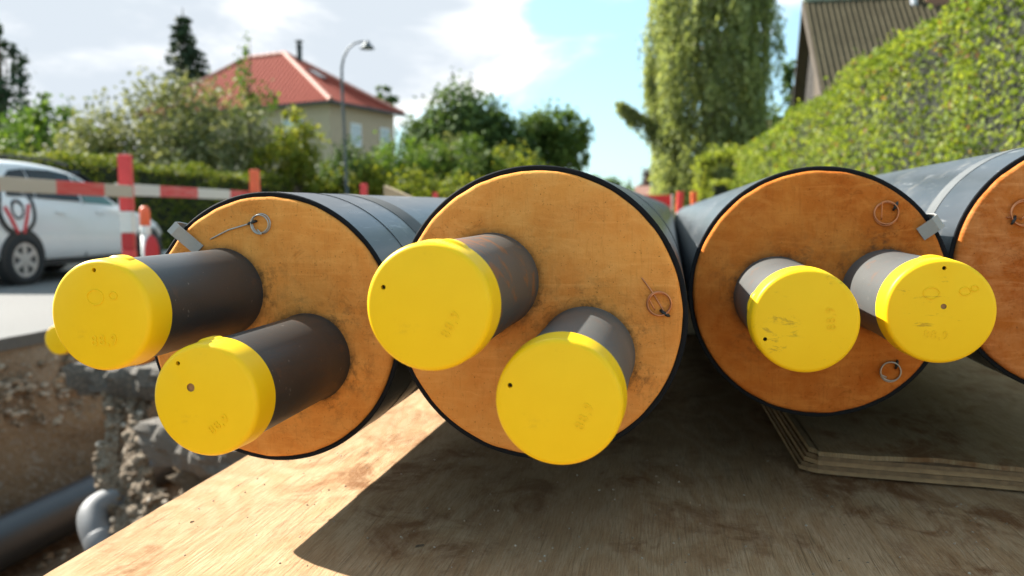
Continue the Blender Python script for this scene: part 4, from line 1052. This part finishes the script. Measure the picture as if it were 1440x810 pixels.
# left side
conifer(-25.3, 42, 11.9, 4.2, 17000, "dark pointed spruce left of the red-roofed house", lowest=.2)
tree("dark_tree", -35.0, 40, [(0, 0, 6, 2.0, 2, 2.6), (.8, 0, 4.2, 1.9, 1.8, 2.0), (-.2, 0, 8.8, 1.4, 1.4, 2.0), (-.6, 0, 10.6, .8, .8, 1.2)], 4200, .34, L_conif, "very dark tree at the far left edge of the view", trunk=(.25, None))
tree("garden_tree", -24.4, 30, [(0, 0, 3.6, 1.9, 1.8, 1.8), (-1.8, .5, 3.2, 1.4, 1.5, 1.3), (1.5, .2, 3.0, 1.3, 1.4, 1.2), (.3, 0, 5.0, .9, .9, .8)], 5200, .22, L_bright, "bright green bushy tree between the dark tree and the grey-green bush", trunk=(.15, None))
tree("flowering_bush", -15.2, 24.3, [(0, 0, 3.3, 2.0, 1.8, 1.7), (1.7, 0, 3.2, 1.6, 1.6, 1.7), (-2.0, .2, 2.9, 1.6, 1.5, 1.5), (-3.4, .4, 2.3, 1.1, 1.2, 1.3), (2.8, .2, 2.3, 1.2, 1.3, 1.5), (-.3, -.8, 1.9, 2.6, 1.4, 1.4)], 15000, .17, L_grey, "broad grey-green flowering bush in front of the red-roofed house", "bush", trunk=(.12, None))
tree("elder_bush", -17.9, 23, [(0, 0, 1.9, 1.5, 1.3, 1.3), (-1.4, 0, 1.7, 1.1, 1.2, 1.2), (.6, 0, 2.9, .9, .8, .7)], 4200, .16, L_grey, "pale flowering shrub above the hedge left of the broad grey-green bush", "bush", trunk=(.08, None))
tree("young_birch", -13.5, 26, [(0, 0, 5.0, .38, .38, .9), (.12, 0, 4.1, .55, .5, .6), (.75, .1, 4.5, .3, .3, .55), (0, 0, 6.2, .2, .2, .6)], 620, .15, L_bright, "thin young tree reaching up in front of the red roof", trunk=(.05, 6.7), clump=.3)
tree("golden_bush", -10.9, 24, [(0, 0, 2.7, .85, .8, .9), (-.6, .1, 2.3, .8, .8, .8), (.5, .1, 2.2, .6, .7, .7), (.1, 0, 3.5, .5, .5, .5)], 3600, .15, L_yel, "yellow-green bush under the corner of the red-roofed house", "bush", trunk=(.07, None))
tree("dark_shrub", -10.35, 27, [(0, 0, 2.4, .75, .8, .9), (-.5, .4, 2.0, .7, .8, .9)], 2300, .15, L_dark, "dark green shrub behind the lamp post", "bush", trunk=(.07, None))
tree("broad_tree", -10.6, 45, [(0, 0, 5.7, 2.2, 2, 2.1), (-1.9, 0, 4.6, 1.6, 1.7, 1.7), (1.9, 0, 4.6, 1.9, 1.8, 1.6), (3.2, 0, 3.9, 1.5, 1.5, 1.6), (.2, -.8, 3.4, 3, 1.5, 1.6), (.6, -.4, 5.2, 2, 1.5, 1.5)], 17000, .30, L_dark, "big dark round tree to the right of the red-roofed house", trunk=(.28, None))
tree("open_tree", -5.75, 46, [(0, 0, 5.6, 1.4, 1.3, 1.1), (-1.2, .2, 5.0, 1.0, 1.0, 1.0), (1.2, 0, 5.1, 1.05, 1.0, .9), (1.5, .2, 3.9, .7, .8, .6), (-.7, 0, 3.6, 1.1, 1, .9), (.4, 0, 4.0, .8, .8, .6), (0, 0, 4.9, 1.2, 1, .9)], 7000, .28, L_mid, "looser mid green tree with sky gaps at the right end of the left-hand trees", trunk=(.2, None), clump=.2)
tree("light_shrub", -9.0, 28, [(0, 0, 2.3, .95, .9, 1.25), (-.9, .3, 1.9, .85, .9, .9), (.8, 0, 1.9, .8, .8, .9)], 4200, .16, L_bright, "light green shrub right of the lamp post", "bush", trunk=(.07, None))
tree("yellow_shrub", -10.0, 27, [(0, 0, 1.9, .85, .8, .75), (.7, 0, 1.7, .7, .7, .65)], 2600, .15, L_yel, "yellowish low shrub just right of the lamp post's foot", "bush", trunk=(.06, None))
tree("rounded_shrub", -6.8, 29, [(0, 0, 2.35, 1.2, 1.1, 1.25), (-1.2, .3, 2.4, .95, .9, 1.2), (1.0, .1, 2.0, .9, .9, 1.0)], 5200, .17, L_mid, "rounded mid green shrub left of the largest pipe's top", "bush", trunk=(.08, None))
tree("brown_shrub", -8.6, 33, [(0, 0, 3.0, 1.1, 1.0, 1.1), (.9, 0, 2.7, .9, .9, 1.0)], 3000, .18, L_grey, "greyish shrub between the house wall and the rounded shrub", "bush", trunk=(.07, None))
tree("low_shrub", -5.3, 30, [(0, 0, 2.2, 1.2, 1.1, 1.1), (1.0, .2, 1.6, .9, .9, .9), (-.8, 0, 1.6, .9, .9, .9)], 4300, .17, L_yel, "yellow-green shrub in front of the big dark round tree", "bush", trunk=(.07, None))
tree("street_shrub", -7.4, 25, [(0, 0, 1.4, .9, .8, .75), (1.2, .3, 1.3, .9, .9, .7), (2.2, .6, 1.2, .8, .8, .7)], 3800, .14, L_yel, "low pale shrub just above the top of the leftmost pipe's far end", "bush", trunk=(.05, None))
tree("dark_hedge_bush", -5.6, 33, [(0, 0, 1.7, 1.3, 1.2, 1.3), (1.6, .2, 1.6, 1.2, 1.1, 1.2), (-1.5, 0, 1.9, 1.2, 1.1, 1.3)], 4200, .2, L_dark, "dark bushes filling the gap behind the yellow-green shrub", "bush", trunk=(.07, None))
tree("lollipop_tree", -19.9, 60, [(0, 0, 9.9, .75, .7, .75), (.25, 0, 8.9, .95, .9, .8), (-.5, 0, 8.4, .6, .6, .5)], 1300, .3, L_dark, "small rounded treetop on the skyline right of the red roof", trunk=(.12, None))
tree("far_tree", -5.4, 88, [(0, 0, 3.4, 2.0, 2, 1.7), (1.6, 0, 2.8, 1.6, 1.6, 1.5), (-1.6, 0, 3.9, 1.4, 1.4, 1.3)], 2400, .42, L_bright, "small bright green tree just above the top right of the largest pipe", trunk=(.2, None))
conifer(-2.7, 90, 5.0, 1.5, 1500, "tiny far spruce at the end of the street", lowest=.05)
tree("copper_tree", -.2, 92, [(0, 0, 4.4, 1.2, 1.2, 1.6), (.9, 0, 3.0, 1.4, 1.3, 1.5), (-1, 0, 2.6, 1.2, 1.2, 1.2)], 2200, .4, L_red, "dark copper tree at the end of the street", trunk=(.2, None))
tree("backdrop_tree", 5.3, 34, [(0, 0, 4.2, .8, .8, 1.6), (.1, 0, 5.8, .6, .6, .9), (-.5, 0, 3.0, .9, .9, 1.3)], 2400, .24, L_dark, "dark tree seen between the hanging tree and the tiled house", trunk=(.15, None))
ft = []
for k in range(46):
    x = -70 + k * 3.1 + random.uniform(-1, 1); ft.append((x, 150 + random.uniform(-12, 12), 2.2, 3.0, 2.5, 2.6 + random.random() * 1.6))
P, nn = crown_points(ft, 16000, .2)
o = quads("distant_trees", leaf_quads(P, .8, .3, nn, .9, .7), L_mid); tag(o, "far low line of trees closing the end of the street", "trees", kind='stuff')

# ================================================================ LAMP
mt_pole = plain("dark_grey_pole", (.06, .075, .08), .5, .3, .15)
lp = empty("street_lamp", (-9.62, 25, .1), "slim dark street lamp with a curved neck beside the red-roofed house", "street lamp")
bm = bmesh.new(); tube(bm, [(0, 0, 0), (0, 0, 1.1), (-.01, 0, 1.12), (-.05, 0, 3.0), (-.1, 0, 5.0), (-.09, 0, 5.4), (-.02, 0, 5.7), (.14, 0, 5.97), (.36, 0, 6.12), (.58, 0, 6.16), (.7, 0, 6.13)], [.085, .085, .058, .05, .045, .042, .038, .034, .032, .03, .03], 14); mobj("pole", bm, mt_pole, lp, True)
bm = bmesh.new(); lathe(bm, [(0, .12), (.05, .11), (.08, .05), (.17, -.06), (.235, -.13), (.225, -.135), (.1, -.05), (0, -.02)], 28, 'z', mtx=Matrix.Translation((.76, 0, 6.07))); mobj("lamp_shade", bm, mt_pole, lp, True)
bm = bmesh.new(); lathe(bm, [(0, -.02), (.09, -.05), (.10, -.11), (0, -.15)], 20, 'z', mtx=Matrix.Translation((.76, 0, 6.07))); mobj("lamp_glass", bm, mt_lamp, lp, True)

# ================================================================ HOUSES
mt_wall = plain("tan_render", (.42, .33, .235), .9, 0, .1, 3, .2, 40)
def tile_mat(name, a, b2, ax, per):
    mt, t, b = mat(name); o = objc(t); n = noise_(t, o, 2.2, 5, .6); n2 = noise_(t, o, 14, 3, .6)
    c = mixc(t, n, a, b2); c = mixc(t, ramp(t, n2, [(.45, 0.), (.7, .45)]), c, tuple(x * .6 for x in a)); t.links.new(c, b.inputs['Base Color']); setv(b, Roughness=.9); b.inputs['Specular IOR Level'].default_value = .1
    return mt
mt_tile = tile_mat("red_tile", (.205, .046, .033), (.27, .068, .046), 0, .3); mt_ridge = plain("ridge_tile", (.44, .20, .15), .7, 0, .15, 6)
mt_tiled = tile_mat("brown_tile", (.05, .041, .025), (.10, .085, .052), 0, .3); mt_ww = plain("white_window", (.70, .71, .72), .5); mt_flue = plain("black_flue", (.025, .03, .03), .5)
hs = empty("red_roofed_house", (-13.74, 34.0, 0), "tan house with a red hipped tile roof behind the bushes on the left", "house")
ang = math.atan2(.957, .29)     # local +x runs along the street-side wall, +y to the left along the garden front
hs.rotation_euler[2] = ang
Lx, Ly, ZE, ZR = 5.54, 12.4, 5.86, 8.74
ov = .0; wi = .35
bm = bmesh.new(); box(bm, wi, Lx - wi, wi, Ly - wi, 0, ZE - .08); mobj("wall", bm, mt_wall, hs)
ridge_a, ridge_b = Vector((Lx / 2, 4.96, ZR)), Vector((Lx / 2, Ly - 4.96, ZR))
cn_ = [Vector((0, 0, ZE)), Vector((Lx, 0, ZE)), Vector((Lx, Ly, ZE)), Vector((0, Ly, ZE))]
bm = bmesh.new(); v = [bm.verts.new(p) for p in cn_ + [ridge_a, ridge_b]]
for f in ((0, 1, 4), (1, 2, 5, 4), (2, 3, 5), (3, 0, 4, 5)): bm.faces.new([v[k] for k in f])
bm.faces.new([v[k] for k in (3, 2, 1, 0)])
bmesh.ops.recalc_face_normals(bm, faces=bm.faces[:]); rf = mobj("roof", bm, mt_tile, hs)
def rib_rows(parent, A, B, C_, D_, n, rad, mt, name, lift=.02, limit=300):
    """half-round tile columns from the eave line A-B up to the line D-C (A->D, B->C)"""
    for k in range(n):
        u = (k + .5) / n; p0 = A.lerp(B, u); p1 = D_.lerp(C_, u)
        if (p1 - p0).length < .3: continue
        bm = bmesh.new(); tube(bm, [p0, p1], rad, 6); mobj(name, bm, mt, parent)
rib_rows(rf, cn_[0], cn_[1], ridge_a, ridge_a, 22, .03, mt_tile, "tile_column")
for k in range(44):       # garden-side plane: columns stop at the hips
    y = (k + .5) / 44 * Ly; u = min(1, y / 4.96, (Ly - y) / 4.96)
    bm = bmesh.new(); tube(bm, [(0, y, ZE + .01), (Lx / 2 * u, y, ZE + (ZR - ZE) * u)], .03, 6); mobj("tile_column", bm, mt_tile, rf)
for a, b_ in ((cn_[0], ridge_a), (cn_[1], ridge_a), (ridge_a, ridge_b), (cn_[3], ridge_b), (cn_[2], ridge_b)):
    n = int((b_ - a).length / .36)
    for k in range(n):
        p0, p1 = a.lerp(b_, k / n), a.lerp(b_, (k + 1.08) / n); bm = bmesh.new(); tube(bm, [p0, p1], [.13, .105], 8); mobj("ridge_tile", bm, mt_ridge, rf)
bm = bmesh.new(); box(bm, -.06, Lx + .06, -.08, -.02, ZE - .14, ZE - .02); box(bm, -.09, -.03, -.02, Ly + .06, ZE - .139, ZE - .021); mobj("gutter", bm, mt_flue, hs)
def far_window(parent, org, du, w, h, nrm, mtf=mt_ww, mtg=mt_glass, bars=2):
    """window frame with panes on a wall; org = bottom-left corner, du = unit vector along the wall"""
    up = Vector((0, 0, 1)); q = Matrix((du.to_4d(), (-nrm).to_4d(), up.to_4d(), (0, 0, 0, 1))).transposed(); q = Matrix.Translation(org) @ q.to_3x3().to_4x4()
    bm = bmesh.new(); f = .07
    for x0, x1, z0, z1 in ((0, w, 0, f), (0, w, h - f, h), (0, f, f, h - f), (w - f, w, f, h - f)): box(bm, x0, x1, -.06, .02, z0, z1, q)
    for k in range(1, bars): x = w * k / bars; box(bm, x - .025, x + .025, -.055, .02, f, h - f, q)
    fr = mobj("window", bm, mtf, parent)
    for k in range(bars):
        bm = bmesh.new(); box(bm, w * k / bars + .03, w * (k + 1) / bars - .03, -.03, -.01, f, h - f, q); mobj("window_pane", bm, mtg, fr)
mt_pane = plain("pale_pane", (.40, .46, .50), .1, 0, .2)
far_window(hs, Vector((1.75, wi, 4.02)), Vector((1, 0, 0)), .75, 1.05, Vector((0, -1, 0)), mtg=mt_pane)
far_window(hs, Vector((4.0, wi, 4.02)), Vector((1, 0, 0)), .75, 1.05, Vector((0, -1, 0)), mtg=mt_pane)
far_window(hs, Vector((wi, 3.0, 4.0)), Vector((0, -1, 0)), 1.1, 1.2, Vector((-1, 0, 0)), mtg=mt_pane)
bm = bmesh.new(); lathe(bm, [(0, 0), (.13, 0), (.13, .7), (.16, .71), (.16, .8), (.10, .82), (.10, .95), (.2, .97), (.2, 1.02), (0, 1.1)], 18, 'z', mtx=Matrix.Translation((Lx / 2 + .3, 4.3, ZR - .45))); mobj("chimney", bm, mt_flue, hs)
p0 = Vector((2.35, 2.7, ZE + (ZR - ZE) * 2.7 / 4.96)); sl = math.atan2(ZR - ZE, 4.96)
bm = bmesh.new(); box(bm, -.32, .32, -.45, .45, .02, .10, Matrix.Translation(p0) @ Matrix.Rotation(sl, 4, 'X')); rw = mobj("roof_window", bm, mt_tile, hs)
bm = bmesh.new(); box(bm, -.27, .27, -.40, .40, .10, .112, Matrix.Translation(p0) @ Matrix.Rotation(sl, 4, 'X')); mobj("roof_pane", bm, mt_glass, rw)

h2 = empty("tiled_house", (3.28, 20, 0), "old house with a steep dark brown tile roof rising behind the right-hand hedge", "house")
mt_gable = plain("dark_gable_boards", (.03, .025, .02), .85, 0, .3, 6, .4, 60)
mt_gablel = plain("brown_boards", (.085, .065, .046), .85, 0, .3, 6, .4, 60)
ZRg = 5.62; LX = 7.5
fe, fz = Vector((0, -2.7, 2.92)), Vector((LX, -2.7, 2.92)); ra, rb = Vector((0, 0, ZRg)), Vector((LX, 0, ZRg)); be, bz = Vector((0, 1.75, 2.2)), Vector((LX, 1.75, 2.2))
bm = bmesh.new()
th = .14
def sheet(bm, q, off_):
    a = [bm.verts.new(p) for p in q]; c_ = [bm.verts.new(p - off_) for p in q]
    bm.faces.new(a); bm.faces.new(c_[::-1])
    for i in range(4): bm.faces.new((a[i], a[(i + 1) % 4], c_[(i + 1) % 4], c_[i]))
sheet(bm, [fe, fz, rb, ra], Vector((0, -.0, th))); bmesh.ops.recalc_face_normals(bm, faces=bm.faces[:]); rf2 = mobj("roof", bm, mt_tiled, h2)
bm = bmesh.new(); sheet(bm, [be, bz, rb + Vector((0, .004, 0)), ra + Vector((0, .004, 0))], Vector((0, -.0, th))); bmesh.ops.recalc_face_normals(bm, faces=bm.faces[:]); mobj("roof", bm, mt_tiled, h2)
for k in range(60):
    x = .06 + k * .123
    bm = bmesh.new(); tube(bm, [(x, -2.72, 2.90), (x, -1.35, 4.26), (x, -.02, ZRg + .0)], .04, 8); mobj("tile_column", bm, mt_tiled, rf2)
for k in range(18):
    bm = bmesh.new(); tube(bm, [(k * .42, 0, ZRg + .02), (k * .42 + .45, 0, ZRg + .03)], [.12, .10], 9); mobj("ridge_tile", bm, plain("lichen_ridge", (.22, .26, .20), .9, 0, .3, 8) if k == 0 else bpy.data.materials["lichen_ridge"], rf2)
bm = bmesh.new()   # gable wall, a little inside the verge
g = [bm.verts.new(p) for p in ((.25, -2.5, 0), (.25, 1.6, 0), (.25, 1.6, 2.2), (.25, 0, ZRg - .2), (.25, -2.5, 2.9))]
g2 = [bm.verts.new((LX - .2, v.co.y, v.co.z)) for v in g]
bm.faces.new(g); bm.faces.new(g2[::-1])
for i in range(5): bm.faces.new((g[i], g[(i + 1) % 5], g2[(i + 1) % 5], g2[i]))
bmesh.ops.recalc_face_normals(bm, faces=bm.faces[:]); mobj("gable_wall", bm, mt_gable, h2)
for k in range(24):   # vertical gable boards
    y = -2.42 + k * .168; ztop = (ZRg - .25 + y) if y < 0 else (ZRg - .25 - y * 1.95)
    if ztop < 1: continue
    bm = bmesh.new(); box(bm, .215, .247, y - .075, y + .075, .3, ztop - .1, bev=.006); mobj("gable_board", bm, mt_gablel if y < -.3 else mt_gable, h2)
for a_, b_, m_ in ((fe, ra, mt_gablel), (be, ra, mt_gable)):
    bm = bmesh.new(); d = (b_ - a_); sheet(bm, [a_ + Vector((-.03, 0, .03)), b_ + Vector((-.03, 0, .03)), b_ + Vector((-.03, 0, -.19)), a_ + Vector((-.03, 0, -.19))], Vector((-.028, 0, 0))); bmesh.ops.recalc_face_normals(bm, faces=bm.faces[:]); mobj("barge_board", bm, m_, h2)
bm = bmesh.new(); lathe(bm, [(0, 0), (.07, 0), (.07, .5), (.1, .52), (.1, .6), (0, .62)], 14, 'z', mtx=Matrix.Translation((2.28, -.25, ZRg - .35))); mobj("vent_pipe", bm, plain("pale_zinc", (.45, .47, .5), .5, .3), h2)
bm = bmesh.new(); box(bm, 2.55, 3.2, -.35, .35, ZRg - .6, ZRg + .9, bev=.01); mobj("chimney", bm, plain("chimney_brick", (.22, .11, .07), .9, 0, .3, 20), h2)

h3 = empty("small_house", (5.0, 46, 0), "small brown-roofed house glimpsed between the hanging tree and the tiled house", "house")
bm = bmesh.new(); box(bm, 0.2, 7, 0, 5, 0, 4.6); mobj("wall", bm, plain("brick_wall", (.26, .14, .10), .9, 0, .2, 8), h3)
bm = bmesh.new(); sheet(bm, [Vector((0, -.4, 4.5)), Vector((7.2, -.4, 4.5)), Vector((7.2, 2.5, 6.1)), Vector((0, 2.5, 6.1))], Vector((0, 0, .12))); sheet(bm, [Vector((0, 5.4, 4.5)), Vector((7.2, 5.4, 4.5)), Vector((7.2, 2.504, 6.1)), Vector((0, 2.504, 6.1))], Vector((0, 0, .12)))
bmesh.ops.recalc_face_normals(bm, faces=bm.faces[:]); mobj("roof", bm, plain("brown_red_roof", (.24, .12, .085), .8, 0, .2, 5), h3)
h4 = empty("distant_house", (-1.9, 86, 0), "tiny red-roofed house at the very end of the street", "house")
bm = bmesh.new(); box(bm, 0, 2.6, 0, 5, 0, 2.4); mobj("wall", bm, mt_wall, h4)
bm = bmesh.new(); sheet(bm, [Vector((-.2, -.4, 2.3)), Vector((2.8, -.4, 2.3)), Vector((2.8, 2.5, 4.0)), Vector((-.2, 2.5, 4.0))], Vector((0, 0, .12))); bmesh.ops.recalc_face_normals(bm, faces=bm.faces[:]); mobj("roof", bm, bpy.data.materials["brown_red_roof"], h4)
